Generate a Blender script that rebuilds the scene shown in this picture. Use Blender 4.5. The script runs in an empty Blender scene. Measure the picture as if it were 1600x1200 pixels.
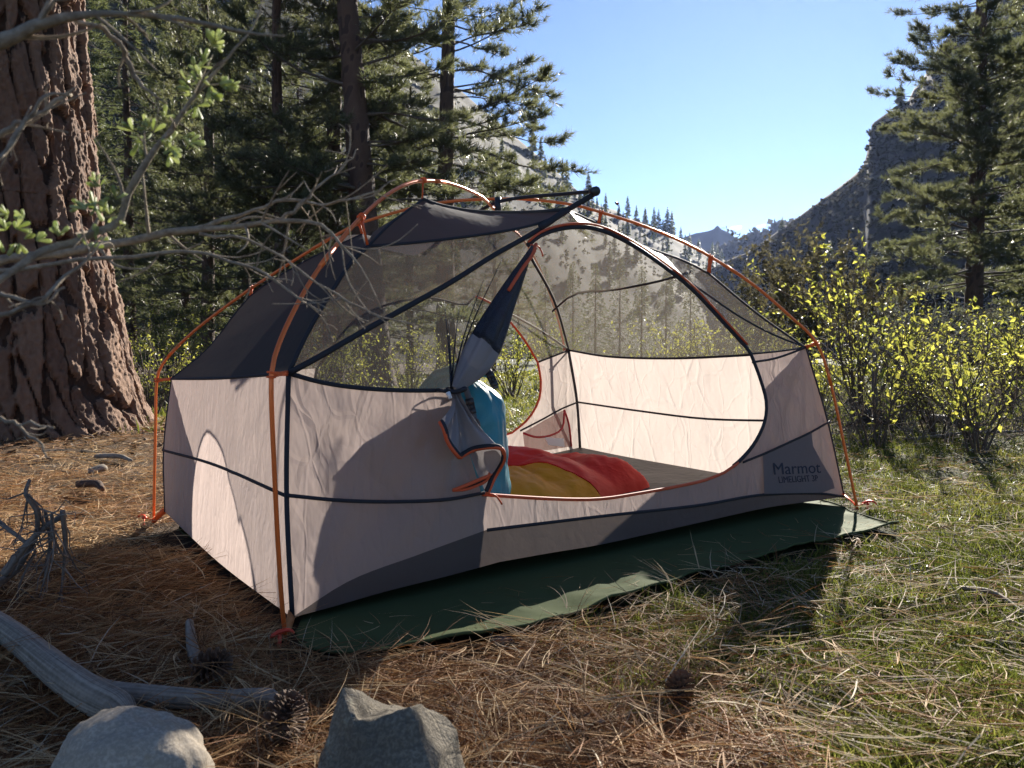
import bpy, bmesh, math, random
import numpy as np
from mathutils import Vector, Matrix, noise
from mathutils.geometry import delaunay_2d_cdt

random.seed(7)
rng = np.random.default_rng(7)
scn = bpy.context.scene
COL = scn.collection

# ------------------------------------------------------------------ camera, sky, sun, exposure
F = 1230.0                     # focal length in pixels of the 1600 px wide photograph
EYE = np.array([0.0, 0.0, 0.70])
PITCH = math.radians(2.1)
cam = bpy.data.cameras.new('camera')
cam.sensor_width = 36.0
cam.lens = 36.0 * F / 1600.0
cam.clip_start = 0.05
cam.clip_end = 9000
cam.dof.use_dof = True
cam.dof.focus_distance = 3.2
cam.dof.aperture_fstop = 9.0
camo = bpy.data.objects.new('camera', cam)
COL.objects.link(camo)
camo.location = EYE
camo.rotation_euler = (math.pi / 2 - PITCH, 0, 0)
scn.camera = camo

SUN_EL = math.radians(23.5)
SUN_AZ = math.radians(20.0)          # to the right of straight ahead (+Y)
world = bpy.data.worlds.new('World')
scn.world = world
world.use_nodes = True
wn = world.node_tree
sky = wn.nodes.new('ShaderNodeTexSky')
sky.sky_type = 'NISHITA'
sky.sun_disc = False
sky.sun_elevation = SUN_EL
sky.sun_rotation = SUN_AZ
sky.altitude = 1500
sky.air_density = 0.85
sky.dust_density = 0.05
sky.ozone_density = 3.0
bg = wn.nodes['Background']
bg.inputs['Strength'].default_value = 0.050
tint = wn.nodes.new('ShaderNodeMix')          # the camera's warm white balance
tint.data_type = 'RGBA'
tint.blend_type = 'MULTIPLY'
tint.inputs[0].default_value = 1.0
tint.inputs[7].default_value = (0.97, 0.97, 1.03, 1)
wn.links.new(sky.outputs[0], tint.inputs[6])
wn.links.new(tint.outputs[2], bg.inputs['Color'])

sun = bpy.data.lights.new('sun', 'SUN')
sun.energy = 5.0
sun.angle = math.radians(0.55)
sun.color = (1.0, 0.93, 0.82)
suno = bpy.data.objects.new('sun', sun)
COL.objects.link(suno)
SUN_DIR = Vector((math.sin(SUN_AZ) * math.cos(SUN_EL), math.cos(SUN_AZ) * math.cos(SUN_EL), math.sin(SUN_EL)))
suno.rotation_euler = SUN_DIR.to_track_quat('Z', 'Y').to_euler()
suno.location = SUN_DIR * 40

vs = scn.view_settings
vs.view_transform = 'Standard'
vs.look = 'None'
vs.exposure = 1.7
vs.gamma = 1.0
vs.use_curve_mapping = False
cy = scn.cycles
cy.use_denoising = True
cy.use_adaptive_sampling = True
cy.adaptive_threshold = 0.015
cy.max_bounces = 8
cy.diffuse_bounces = 4
cy.glossy_bounces = 2
cy.transmission_bounces = 6
cy.transparent_max_bounces = 24
cy.volume_bounces = 0
cy.sample_clamp_indirect = 6.0
cy.caustics_reflective = False
cy.caustics_refractive = False

# ------------------------------------------------------------------ helpers: geometry
CP, SP = math.cos(PITCH), math.sin(PITCH)
SLOPE = 0.0244


def ray(px, py):
    a = (px - 800.0) / F
    b = (600.0 - py) / F
    return np.array([a, CP + b * SP, -SP + b * CP])


def at(px, py, Y):
    """the point seen at a pixel at distance Y in front of the camera"""
    d = ray(px, py)
    return EYE + d * (Y / d[1])


def gz(x, y=0.0):
    """height of the ground: it rises gently to the right near the camp"""
    return SLOPE * np.clip(x, -9.0, 9.0)


def ground_at(px, py, lift=0.0):
    d = ray(px, py)
    t = (EYE[2] - lift) / (SLOPE * d[0] - d[2])
    return EYE + d * t


def hit(px, py, p0, p1, p2):
    n = np.cross(p1 - p0, p2 - p0)
    d = ray(px, py)
    t = np.dot(p0 - EYE, n) / np.dot(d, n)
    return EYE + d * t


def to_px(p):
    d = np.asarray(p) - EYE
    y = d[1] * CP - d[2] * SP
    z = d[1] * SP + d[2] * CP
    return (800 + F * d[0] / y, 600 - F * z / y)


def mesh_np(name, V, tris=None, quads=None, mats=(), smooth=True, attrs=None, midx=None):
    V = np.asarray(V, dtype=np.float32).reshape(-1, 3)
    loops, starts = [], []
    off = 0
    if quads is not None and len(quads):
        q = np.asarray(quads, dtype=np.int32).reshape(-1, 4)
        loops.append(q.ravel())
        starts.append(off + np.arange(len(q)) * 4)
        off += q.size
    if tris is not None and len(tris):
        t = np.asarray(tris, dtype=np.int32).reshape(-1, 3)
        loops.append(t.ravel())
        starts.append(off + np.arange(len(t)) * 3)
        off += t.size
    loops = np.concatenate(loops).astype(np.int32)
    starts = np.concatenate(starts).astype(np.int32)
    me = bpy.data.meshes.new(name)
    me.vertices.add(len(V))
    me.vertices.foreach_set('co', V.ravel())
    me.loops.add(len(loops))
    me.loops.foreach_set('vertex_index', loops)
    me.polygons.add(len(starts))
    me.polygons.foreach_set('loop_start', starts)
    me.update(calc_edges=True)
    me.polygons.foreach_set('use_smooth', np.full(len(starts), bool(smooth)))
    for m in mats:
        me.materials.append(m)
    if midx is not None:
        me.polygons.foreach_set('material_index', np.asarray(midx, dtype=np.int32))
    if attrs:
        for k, v in attrs.items():
            a = me.attributes.new(k, 'FLOAT', 'POINT')
            a.data.foreach_set('value', np.asarray(v, dtype=np.float32))
    me.update()
    return me


class MB:
    """collects triangles and quads"""

    def __init__(self):
        self.V, self.T, self.Q, self.A = [], [], [], []
        self.n = 0

    def add(self, V, tris=None, quads=None, attr=0.0):
        V = np.asarray(V, dtype=np.float64).reshape(-1, 3)
        if tris is not None and len(tris):
            self.T.append(np.asarray(tris).reshape(-1, 3) + self.n)
        if quads is not None and len(quads):
            self.Q.append(np.asarray(quads).reshape(-1, 4) + self.n)
        self.V.append(V)
        self.A.append(np.broadcast_to(np.asarray(attr, dtype=np.float64), (len(V),)))
        self.n += len(V)

    def tube(self, pts, rad, sides=6, cap=True, flat=None, attr=0.0):
        """a tube along pts; flat=(normal vector, factor) squashes it along the normal"""
        P = np.asarray(pts, dtype=np.float64)
        n = len(P)
        R = np.broadcast_to(np.asarray(rad, dtype=np.float64), (n,))
        T = np.gradient(P, axis=0)
        T /= (np.linalg.norm(T, axis=1, keepdims=True) + 1e-12)
        ref = np.array([0.0, 0, 1]) if abs(T[0][2]) < 0.9 else np.array([1.0, 0, 0])
        N = np.zeros_like(P)
        cur = ref - T[0] * np.dot(ref, T[0])
        cur /= np.linalg.norm(cur)
        for i in range(n):
            cur = cur - T[i] * np.dot(cur, T[i])
            cur /= (np.linalg.norm(cur) + 1e-12)
            N[i] = cur
        if flat is not None:
            nv = np.asarray(flat[0], dtype=np.float64)
            for i in range(n):
                v = nv - T[i] * np.dot(nv, T[i])
                N[i] = v / (np.linalg.norm(v) + 1e-9)
        B = np.cross(T, N)
        a = np.arange(sides) * 2 * math.pi / sides
        fn = flat[1] if flat is not None else 1.0
        ring = (N[:, None, :] * (np.cos(a) * fn)[None, :, None] + B[:, None, :] * np.sin(a)[None, :, None]) * R[:, None, None]
        V = (P[:, None, :] + ring).reshape(-1, 3)
        i = np.arange(n - 1)[:, None] * sides
        j = np.arange(sides)[None, :]
        k = (j + 1) % sides
        Q = np.stack([i + j, i + k, i + sides + k, i + sides + j], axis=-1).reshape(-1, 4)
        T3 = []
        if cap:
            V = np.vstack([V, P[:1], P[-1:]])
            c0, c1 = n * sides, n * sides + 1
            b = (n - 1) * sides
            for jj in range(sides):
                kk = (jj + 1) % sides
                T3.append((c0, kk, jj))
                T3.append((c1, b + jj, b + kk))
        self.add(V, T3, Q, attr)

    def box(self, c, ax, ay, az):
        """box with centre c and half-axis vectors"""
        c, ax, ay, az = map(np.asarray, (c, ax, ay, az))
        V = [c + sx * ax + sy * ay + sz * az for sz in (-1, 1) for sy in (-1, 1) for sx in (-1, 1)]
        Q = [(0, 2, 3, 1), (4, 5, 7, 6), (0, 1, 5, 4), (2, 6, 7, 3), (0, 4, 6, 2), (1, 3, 7, 5)]
        self.add(V, None, Q)

    def arrays(self):
        V = np.vstack(self.V)
        T = np.vstack(self.T) if self.T else None
        Q = np.vstack(self.Q) if self.Q else None
        return V, T, Q, np.concatenate(self.A)

    def mesh(self, name, mats, origin=(0, 0, 0), smooth=True):
        V, T, Q, A = self.arrays()
        return mesh_np(name, V - np.asarray(origin), T, Q, mats, smooth, {'rnd': A})


def spline(pts, n):
    """Catmull-Rom through pts, n samples, any dimension"""
    P = np.asarray(pts, dtype=np.float64)
    if len(P) < 3:
        t = np.linspace(0, 1, n)[:, None]
        return P[0] * (1 - t) + P[-1] * t
    d = np.r_[0, np.cumsum(np.linalg.norm(np.diff(P, axis=0), axis=1) ** 0.5 + 1e-9)]
    P0 = np.vstack([2 * P[0] - P[1], P, 2 * P[-1] - P[-2]])
    t0 = np.r_[d[0] - (d[1] - d[0]), d, d[-1] + (d[-1] - d[-2])]
    # sample evenly in arc length of the polyline
    L = np.r_[0, np.cumsum(np.linalg.norm(np.diff(P, axis=0), axis=1))]
    s = np.linspace(0, L[-1], n)
    tt = np.interp(s, L, d)
    out = []
    for t in tt:
        i = int(np.clip(np.searchsorted(d, t, side='right') - 1, 0, len(P) - 2))
        p = P0[i:i + 4]
        k = t0[i:i + 4]
        A1 = (k[1] - t) / (k[1] - k[0]) * p[0] + (t - k[0]) / (k[1] - k[0]) * p[1]
        A2 = (k[2] - t) / (k[2] - k[1]) * p[1] + (t - k[1]) / (k[2] - k[1]) * p[2]
        A3 = (k[3] - t) / (k[3] - k[2]) * p[2] + (t - k[2]) / (k[3] - k[2]) * p[3]
        B1 = (k[2] - t) / (k[2] - k[0]) * A1 + (t - k[0]) / (k[2] - k[0]) * A2
        B2 = (k[3] - t) / (k[3] - k[1]) * A2 + (t - k[1]) / (k[3] - k[1]) * A3
        out.append((k[2] - t) / (k[2] - k[1]) * B1 + (t - k[1]) / (k[2] - k[1]) * B2)
    return np.array(out)


def line(a, b, n):
    t = np.linspace(0, 1, n)[:, None]
    return np.asarray(a) * (1 - t) + np.asarray(b) * t


def fbm(p, oct=4, h=0.9, lac=2.1):
    return noise.fractal(Vector(p), h, lac, oct)


# lattice noise in numpy, for large arrays
_perm = np.random.default_rng(3).random((64, 64, 64)).astype(np.float32)


def vnoise(x, y, z=0.0):
    x, y, z = np.broadcast_arrays(np.asarray(x, float), np.asarray(y, float), np.asarray(z, float))
    xi, yi, zi = np.floor(x).astype(int), np.floor(y).astype(int), np.floor(z).astype(int)
    fx, fy, fz = x - xi, y - yi, z - zi
    fx, fy, fz = [f * f * (3 - 2 * f) for f in (fx, fy, fz)]
    r = 0
    for dx in (0, 1):
        for dy in (0, 1):
            for dz in (0, 1):
                w = (fx if dx else 1 - fx) * (fy if dy else 1 - fy) * (fz if dz else 1 - fz)
                r = r + w * _perm[(xi + dx) % 64, (yi + dy) % 64, (zi + dz) % 64]
    return r * 2 - 1


def vfbm(x, y, z=0.0, oct=4):
    r, a, s = 0, 1.0, 1.0
    for i in range(oct):
        r = r + a * vnoise(np.asarray(x) * s + 17.3 * i, np.asarray(y) * s + 5.1 * i, np.asarray(z) * s + 9.7 * i)
        a *= 0.5
        s *= 2.07
    return r


def sstep(a, b, x):
    t = np.clip((np.asarray(x, float) - a) / (b - a), 0, 1)
    return t * t * (3 - 2 * t)


# ------------------------------------------------------------------ helpers: scene objects
ORIGIN = {}


def tag(o, label=None, cat=None, group=None, kind=None):
    if label:
        o['label'] = label
    if cat:
        o['category'] = cat
    if group:
        o['group'] = group
    if kind:
        o['kind'] = kind
    return o


def thing(name, label, cat, loc=(0, 0, 0), group=None):
    o = bpy.data.objects.new(name, None)
    COL.objects.link(o)
    o.location = loc
    o.empty_display_size = 0.1
    ORIGIN[o.name] = np.asarray(loc, dtype=float)
    return tag(o, label, cat, group)


def put(name, me, parent=None, loc=(0, 0, 0)):
    o = bpy.data.objects.new(name, me)
    COL.objects.link(o)
    o.location = loc
    if parent is not None:
        o.parent = parent
        ORIGIN[o.name] = ORIGIN[parent.name]
    else:
        ORIGIN[o.name] = np.asarray(loc, dtype=float)
    return o


def part(name, mb, mat, parent, smooth=True, kind=None):
    """a part built in world coordinates, stored relative to its thing"""
    me = mb.mesh(name, mat if isinstance(mat, (list, tuple)) else [mat], ORIGIN[parent.name], smooth)
    o = put(name, me, parent)
    if kind:
        o['kind'] = kind
    return o


def copy_tree(o, parent=None):
    c = o.copy()
    COL.objects.link(c)
    if parent is not None:
        c.parent = parent
    for ch in o.children:
        copy_tree(ch, c)
    return c


# ------------------------------------------------------------------ helpers: materials
class NT:
    def __init__(self, name):
        self.m = bpy.data.materials.new(name)
        self.m.use_nodes = True
        self.t = self.m.node_tree
        self.t.nodes.clear()
        self.out = self.t.nodes.new('ShaderNodeOutputMaterial')

    def n(self, kind, **kw):
        nd = self.t.nodes.new('ShaderNode' + kind)
        for k, v in kw.items():
            if k.startswith('_'):
                setattr(nd, k[1:], v)
            else:
                key = k.replace('__', ' ')
                self.set(nd.inputs[int(key[1:]) if key[0] == 'i' and key[1:].isdigit() else key], v)
        return nd

    def set(self, sock, v):
        if hasattr(v, 'is_output') or isinstance(v, bpy.types.NodeSocket):
            self.t.links.new(v, sock)
        elif isinstance(v, bpy.types.Node):
            self.t.links.new(v.outputs[0], sock)
        else:
            if isinstance(v, (tuple, list)) and len(v) == 3 and sock.type == 'RGBA':
                v = (*v, 1.0)
            sock.default_value = v

    def coord(self, scale=(1, 1, 1), src='Object'):
        tc = self.n('TexCoord')
        mp = self.n('Mapping', Scale=scale)
        self.t.links.new(tc.outputs[src], mp.inputs['Vector'])
        return mp.outputs[0]

    def noise(self, vec, scale, detail=4.0, rough=0.6):
        return self.n('TexNoise', Vector=vec, Scale=scale, Detail=detail, Roughness=rough).outputs[0]

    def ramp(self, fac, stops):
        r = self.n('ValToRGB', Fac=fac)
        el = r.color_ramp.elements
        while len(el) < len(stops):
            el.new(0.5)
        for e, (p, c) in zip(el, stops):
            e.position = p
            e.color = (*c, 1) if len(c) == 3 else c
        return r.outputs[0]

    def mix(self, fac, a, b, mode='MIX'):
        m = self.t.nodes.new('ShaderNodeMix')
        m.data_type = 'RGBA'
        m.blend_type = mode
        self.set(m.inputs[0], fac)
        self.set(m.inputs[6], a)
        self.set(m.inputs[7], b)
        return m.outputs[2]

    def math(self, op, a, b=0.0):
        m = self.n('Math', _operation=op)
        self.set(m.inputs[0], a)
        self.set(m.inputs[1], b)
        return m.outputs[0]

    def bump(self, h, strength=0.5, dist=0.01, normal=None):
        b = self.n('Bump', Strength=strength, Distance=dist, Height=h)
        if normal is not None:
            self.set(b.inputs['Normal'], normal)
        return b.outputs[0]

    def done(self, shader):
        self.t.links.new(shader.outputs[0] if isinstance(shader, bpy.types.Node) else shader, self.out.inputs['Surface'])
        return self.m

    def attr(self, name='rnd'):
        return self.n('Attribute', _attribute_name=name).outputs['Fac']


def rough_mat(name, c1, c2, scale=8.0, rough=0.8, bump=0.3, dist=0.01, stretch=(1, 1, 1), spec=0.3, c3=None):
    n = NT(name)
    v = n.coord(stretch)
    a = n.noise(v, scale, 6, 0.65)
    col = n.ramp(a, [(0.32, c1), (0.68, c2)] if c3 is None else [(0.3, c1), (0.55, c2), (0.75, c3)])
    b = n.noise(v, scale * 5, 5, 0.7)
    p = n.n('BsdfPrincipled', Base__Color=col, Roughness=rough, Normal=n.bump(n.math('ADD', a, b), bump, dist))
    p.inputs['Specular IOR Level'].default_value = spec
    return n.done(p)


def leaf_mat(name, dark, light, trans=0.5, rough=0.45, tcol=None, spec=0.4, hue_noise=0.0):
    """leaves and needles: a glossy face and light passing through; each leaf has its own shade of green"""
    n = NT(name)
    r = n.attr('rnd')
    col = n.ramp(r, [(0.0, dark), (1.0, light)])
    p = n.n('BsdfPrincipled', Base__Color=col, Roughness=rough)
    p.inputs['Specular IOR Level'].default_value = spec
    tc = col if tcol is None else n.ramp(r, [(0.0, tcol[0]), (1.0, tcol[1])])
    t = n.n('BsdfTranslucent', Color=tc)
    m = n.n('MixShader', i0=trans)
    n.t.links.new(p.outputs[0], m.inputs[1])
    n.t.links.new(t.outputs[0], m.inputs[2])
    return n.done(m)


def fabric_mat(name, col, tcol, trans=0.5, wrinkle=0.25, wscale=14.0, stretch=(1, 1, 1), rough=0.6, spec=0.25, fine=True, wdist=0.012, crumple=0.0):
    n = NT(name)
    v = n.coord(stretch)
    w = n.noise(v, wscale * 0.35, 3, 0.55)
    rid = n.math('ABSOLUTE', n.math('SUBTRACT', n.noise(v, wscale, 3, 0.55), 0.5))
    h = n.math('ADD', w, n.math('MULTIPLY', rid, -0.8))
    if crumple:
        # sharp creases from being packed: distance to the edges of random facets
        wv = n.n('VectorMath', _operation='ADD')
        n.set(wv.inputs[0], v)
        sc = n.n('VectorMath', _operation='SCALE')
        n.set(sc.inputs[0], n.n('TexNoise', Vector=v, Scale=5.0).outputs[1])
        sc.inputs[3].default_value = 0.12
        n.set(wv.inputs[1], sc.outputs[0])
        for vs_ in (5.0, 11.0):
            vo_ = n.n('TexVoronoi', _feature='DISTANCE_TO_EDGE', Vector=wv.outputs[0], Scale=vs_)
            e_ = n.math('MINIMUM', vo_.outputs['Distance'], 0.06)
            h = n.math('ADD', h, n.math('MULTIPLY', e_, crumple * 5.0 / vs_ * 2.2))
    nm = n.bump(h, wrinkle, wdist)
    cc = n.mix(n.math('MULTIPLY', n.noise(v, 3.0, 4, 0.6), 0.35), col, tuple(c * 0.82 for c in col))
    p = n.n('BsdfPrincipled', Base__Color=cc, Roughness=rough, Normal=nm)
    p.inputs['Specular IOR Level'].default_value = spec
    t = n.n('BsdfTranslucent', Color=tcol, Normal=nm)
    m = n.n('MixShader', i0=trans)
    n.t.links.new(p.outputs[0], m.inputs[1])
    n.t.links.new(t.outputs[0], m.inputs[2])
    return n.done(m)


def net_mat(name, col, cover=0.42, tcol=None):
    """insect netting: holes let light straight through, the threads are dark"""
    n = NT(name)
    v = n.coord()
    g = n.noise(v, 380.0, 2, 0.6)
    wv = n.noise(v, 9.0, 3, 0.6)
    nm = n.bump(n.math('ADD', wv, n.math('MULTIPLY', g, 0.25)), 0.5, 0.01)
    p = n.n('BsdfPrincipled', Base__Color=col, Roughness=0.42, Normal=nm)
    p.inputs['Specular IOR Level'].default_value = 0.5
    t = n.n('BsdfTranslucent', Color=tcol or col, Normal=nm)
    m = n.n('MixShader', i0=0.45)
    n.t.links.new(p.outputs[0], m.inputs[1])
    n.t.links.new(t.outputs[0], m.inputs[2])
    tr = n.n('BsdfTransparent')
    f = n.n('MixShader')
    cov = n.n('MapRange', Value=g)
    cov.inputs['From Min'].default_value = 0.3
    cov.inputs['From Max'].default_value = 0.7
    cov.inputs['To Min'].default_value = cover - 0.13
    cov.inputs['To Max'].default_value = cover + 0.13
    n.t.links.new(cov.outputs[0], f.inputs[0])
    n.t.links.new(tr.outputs[0], f.inputs[1])
    n.t.links.new(m.outputs[0], f.inputs[2])
    return n.done(f)


def plain_mat(name, col, rough=0.5, metal=0.0, spec=0.5, grain=0.0, gscale=60):
    n = NT(name)
    if grain:
        v = n.coord()
        a = n.noise(v, gscale, 5, 0.6)
        c = n.mix(n.math('MULTIPLY', a, grain), col, tuple(x * 0.55 for x in col))
        p = n.n('BsdfPrincipled', Base__Color=c, Roughness=rough, Metallic=metal, Normal=n.bump(a, 0.15, 0.002))
    else:
        p = n.n('BsdfPrincipled', Base__Color=col, Roughness=rough, Metallic=metal)
    p.inputs['Specular IOR Level'].default_value = spec
    return n.done(p)
# ================================================================== GROUND, HILLS, CLOUDS
TFL, TFR, TBL = ground_at(447, 998), ground_at(1340, 795), ground_at(240, 818)
_M2 = np.linalg.inv(np.stack([(TFR - TFL)[:2], (TBL - TFL)[:2]], 1))


def tent_uv(x, y):
    d = np.stack([np.asarray(x, float) - TFL[0], np.asarray(y, float) - TFL[1]], 0)
    u = _M2[0, 0] * d[0] + _M2[0, 1] * d[1]
    v = _M2[1, 0] * d[0] + _M2[1, 1] * d[1]
    return u, v


def grass_mask(x, y):
    """0 = pine needle litter, 1 = grass"""
    n = vfbm(np.asarray(x) * 1.1, np.asarray(y) * 1.1, 3.0, 3)
    near = sstep(-0.05, 0.55, np.asarray(x) - 0.05 + 0.35 * n + 0.08 * (np.asarray(y) - 1.5))
    far = sstep(8.5, 12.0, np.asarray(y) + n) * sstep(-6, -1, np.asarray(x) + n)
    return np.maximum(near, far)


def ground_z(x, y):
    x, y = np.broadcast_arrays(np.asarray(x, float), np.asarray(y, float))
    z = gz(x)
    u, v = tent_uv(x, y)
    out = np.maximum(np.maximum(-u - .02, u - 1.03) * 2.5, np.maximum(-v - .30, v - 1.02) * 1.8)
    k = sstep(0.0, 0.25, out)
    r = np.hypot(x, y)
    z = z + k * (0.016 * vfbm(x * 2.2, y * 2.2, 1.0, 4) + 0.012 * vnoise(x * 7, y * 7, 2.0)) * (r < 40)
    z = z + sstep(8, 30, r) * 0.12 * vfbm(x * .12, y * .12, 5.0, 3)
    z = z - 0.012 * (1 - k)
    # litter heaped round the foot of the big pine
    d = np.hypot(x + 4.6, y - 7.35)
    z = z + 0.16 * np.exp(-(d / 1.5) ** 2)
    return z


_k = math.asinh(2000 / 1.1)
_t = np.linspace(-1, 1, 301)
gx = 1.1 * np.sinh(_t * _k)
gy = 2.3 + 1.1 * np.sinh(np.linspace(-0.55, 1, 261) * _k)
GX, GY = np.meshgrid(gx, gy)
GZ = ground_z(GX, GY)
nx, ny = len(gx), len(gy)
i = np.arange(ny - 1)[:, None] * nx
j = np.arange(nx - 1)[None, :]
GQ = np.stack([i + j, i + j + 1, i + nx + j + 1, i + nx + j], -1).reshape(-1, 4)


def ground_material():
    n = NT('forest_floor')
    v = n.coord()
    a = n.noise(v, 9.0, 8, 0.7)
    b = n.noise(v, 70.0, 6, 0.7)
    lit = n.ramp(a, [(0.3, (0.035, 0.022, 0.013)), (0.5, (0.085, 0.050, 0.026)), (0.7, (0.15, 0.095, 0.05))])
    grs = n.ramp(a, [(0.3, (0.030, 0.032, 0.012)), (0.5, (0.060, 0.074, 0.018)), (0.72, (0.12, 0.115, 0.045))])
    col = n.mix(n.attr('rnd'), lit, grs)
    col = n.mix(n.ramp(b, [(0.35, (0, 0, 0)), (0.65, (1, 1, 1))]), n.mix(0.6, col, (0.02, 0.014, 0.01)), col)
    p = n.n('BsdfPrincipled', Base__Color=col, Roughness=0.9, Normal=n.bump(n.math('ADD', a, b), 0.8, 0.03))
    p.inputs['Specular IOR Level'].default_value = 0.2
    return n.done(p)


gme = mesh_np('ground', np.stack([GX, GY, GZ], -1), None, GQ, [ground_material()], True, {'rnd': grass_mask(GX, GY).ravel()})
tag(put('ground', gme), 'forest clearing covered in brown pine needles and short green grass', kind='structure')


# ---- hills: each rises from the valley floor to a skyline
def hill(name, label, prof, near, far, mat, amp, freq, seed, na=220, nr=60, az0=None, az1=None, power=1.0):
    prof = np.array(prof, float)
    faz = np.arctan((prof[:, 0] - 800) / F)
    az = np.linspace(faz[0], faz[-1], na)
    py = np.interp(np.tan(az) * F + 800, prof[:, 0], prof[:, 1])
    s = np.r_[np.linspace(0, 1, nr), 1.06, 1.15, 1.35]
    A, S = np.meshgrid(az, s)
    rn = np.interp(A, faz, np.broadcast_to(near, faz.shape))
    rf = np.interp(A, faz, np.broadcast_to(far, faz.shape))
    PY = np.broadcast_to(py, A.shape)
    H = 0.7 + (555 - PY) / F * rf * np.cos(A)
    R = rn + S * (rf - rn)
    Z = H * np.minimum(S, 1) ** power - np.maximum(S - 1, 0) * (rf - rn) * .5
    X, Y = R * np.sin(A), R * np.cos(A)
    nz = vfbm(X * freq, Y * freq, seed, 5)
    rid = 1 - 2 * np.abs(vnoise(X * freq * 1.7, Y * freq * .8, seed + 4))
    e = amp * (nz + .8 * rid) * np.minimum(S * 3, 1) * np.where(S > .9, .45, 1.0)
    Z = Z + e - 1.0 * (S <= 0.001)
    m = len(az)
    i = np.arange(len(s) - 1)[:, None] * m
    j = np.arange(m - 1)[None, :]
    Q = np.stack([i + j, i + j + 1, i + m + j + 1, i + m + j], -1).reshape(-1, 4)
    me = mesh_np(name, np.stack([X, Y, Z], -1), None, Q, [mat], True)
    o = put(name, me)
    tag(o, label, kind='structure')
    return az, s, X, Y, Z


def hill_mat(name, c1, c2, c3, sc, rock=0.0):
    n = NT(name)
    v = n.coord()
    a = n.noise(v, sc, 8, 0.7)
    b = n.noise(v, sc * 6, 6, 0.75)
    col = n.ramp(n.math('ADD', n.math('MULTIPLY', a, .6), n.math('MULTIPLY', b, .4)), [(0.38, c1), (0.5, c2), (0.62, c3)])
    p = n.n('BsdfPrincipled', Base__Color=col, Roughness=0.95, Normal=n.bump(n.math('ADD', a, b), 0.35, 0.6 / (sc * 40)))
    p.inputs['Specular IOR Level'].default_value = 0.1
    return n.done(p)


left_prof = [(-2600, -380), (-1500, -260), (-600, -260), (-200, -230), (150, -150), (400, -50), (600, 70), (700, 130), (760, 180), (830, 240), (880, 283), (915, 312), (960, 332), (1010, 356), (1060, 376), (1110, 400), (1165, 424), (1230, 450), (1320, 500)]
HL = hill('left_hillside', 'steep brown hillside with scattered conifers behind the pines on the left', left_prof,
          np.interp([p[0] for p in left_prof], [-600, 600, 1200], [55, 75, 190]), np.interp([p[0] for p in left_prof], [-600, 600, 900, 1200], [170, 190, 260, 560]),
          hill_mat('dry_slope', (0.034, 0.032, 0.020), (0.048, 0.043, 0.027), (0.066, 0.058, 0.037), 0.06), 2.2, 0.022, 3.0, na=300)
right_prof = [(1085, 430), (1120, 418), (1165, 397), (1205, 368), (1240, 345), (1290, 308), (1320, 285), (1343, 268), (1350, 245), (1353, 222), (1356, 203), (1372, 192), (1395, 180), (1412, 168), (1420, 150), (1432, 140), (1452, 95), (1480, 60), (1540, 5), (1600, -60), (1800, -160), (2300, -300), (3400, -380)]
HR = hill('right_hillside', 'dark rocky hillside with a cliff edge rising on the right', right_prof,
          np.interp([p[0] for p in right_prof], [1085, 1240, 1350, 1450, 2300], [225, 140, 95, 80, 45]), np.interp([p[0] for p in right_prof], [1085, 1240, 1350, 1450, 2300], [300, 200, 162, 165, 190]),
          hill_mat('scrub_slope', (0.045, 0.041, 0.040), (0.065, 0.058, 0.055), (0.09, 0.08, 0.072), 0.07), 1.4, 0.03, 8.0, na=340)
mid_prof = [(1030, 470), (1090, 430), (1120, 398), (1150, 385), (1170, 376), (1195, 367), (1222, 354), (1250, 350), (1300, 352), (1380, 400)]
HM = hill('middle_hill', 'dark wooded spur in front of the far blue mountain', mid_prof, 470, 560,
          hill_mat('spur_slope', (0.022, 0.023, 0.021), (0.035, 0.034, 0.03), (0.05, 0.046, 0.038), 0.03), 4.0, 0.012, 11.0, na=100, nr=30)
far_prof = [(780, 470), (900, 430), (1000, 398), (1040, 384), (1068, 370), (1085, 364), (1104, 361), (1113, 358), (1119, 352), (1125, 359), (1136, 364), (1150, 375), (1163, 386), (1200, 400), (1330, 450), (1450, 490)]
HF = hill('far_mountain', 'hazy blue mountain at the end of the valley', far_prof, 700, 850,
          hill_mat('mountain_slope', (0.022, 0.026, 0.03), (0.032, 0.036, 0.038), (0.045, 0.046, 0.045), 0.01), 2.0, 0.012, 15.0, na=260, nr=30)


# ---- two wisps of cloud above the far mountain, beyond the haze
def cloud_mat():
    n = NT('cloud_vapour')
    d = n.n('BsdfDiffuse', Color=(0.95, 0.95, 0.95))
    t = n.n('BsdfTranslucent', Color=(0.95, 0.95, 0.95))
    m = n.n('MixShader', i0=0.6)
    n.t.links.new(d.outputs[0], m.inputs[1])
    n.t.links.new(t.outputs[0], m.inputs[2])
    tr = n.n('BsdfTransparent')
    f = n.n('MixShader', i0=0.62)
    n.t.links.new(m.outputs[0], f.inputs[1])
    n.t.links.new(tr.outputs[0], f.inputs[2])
    return n.done(f)


M_CLOUD = cloud_mat()


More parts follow.
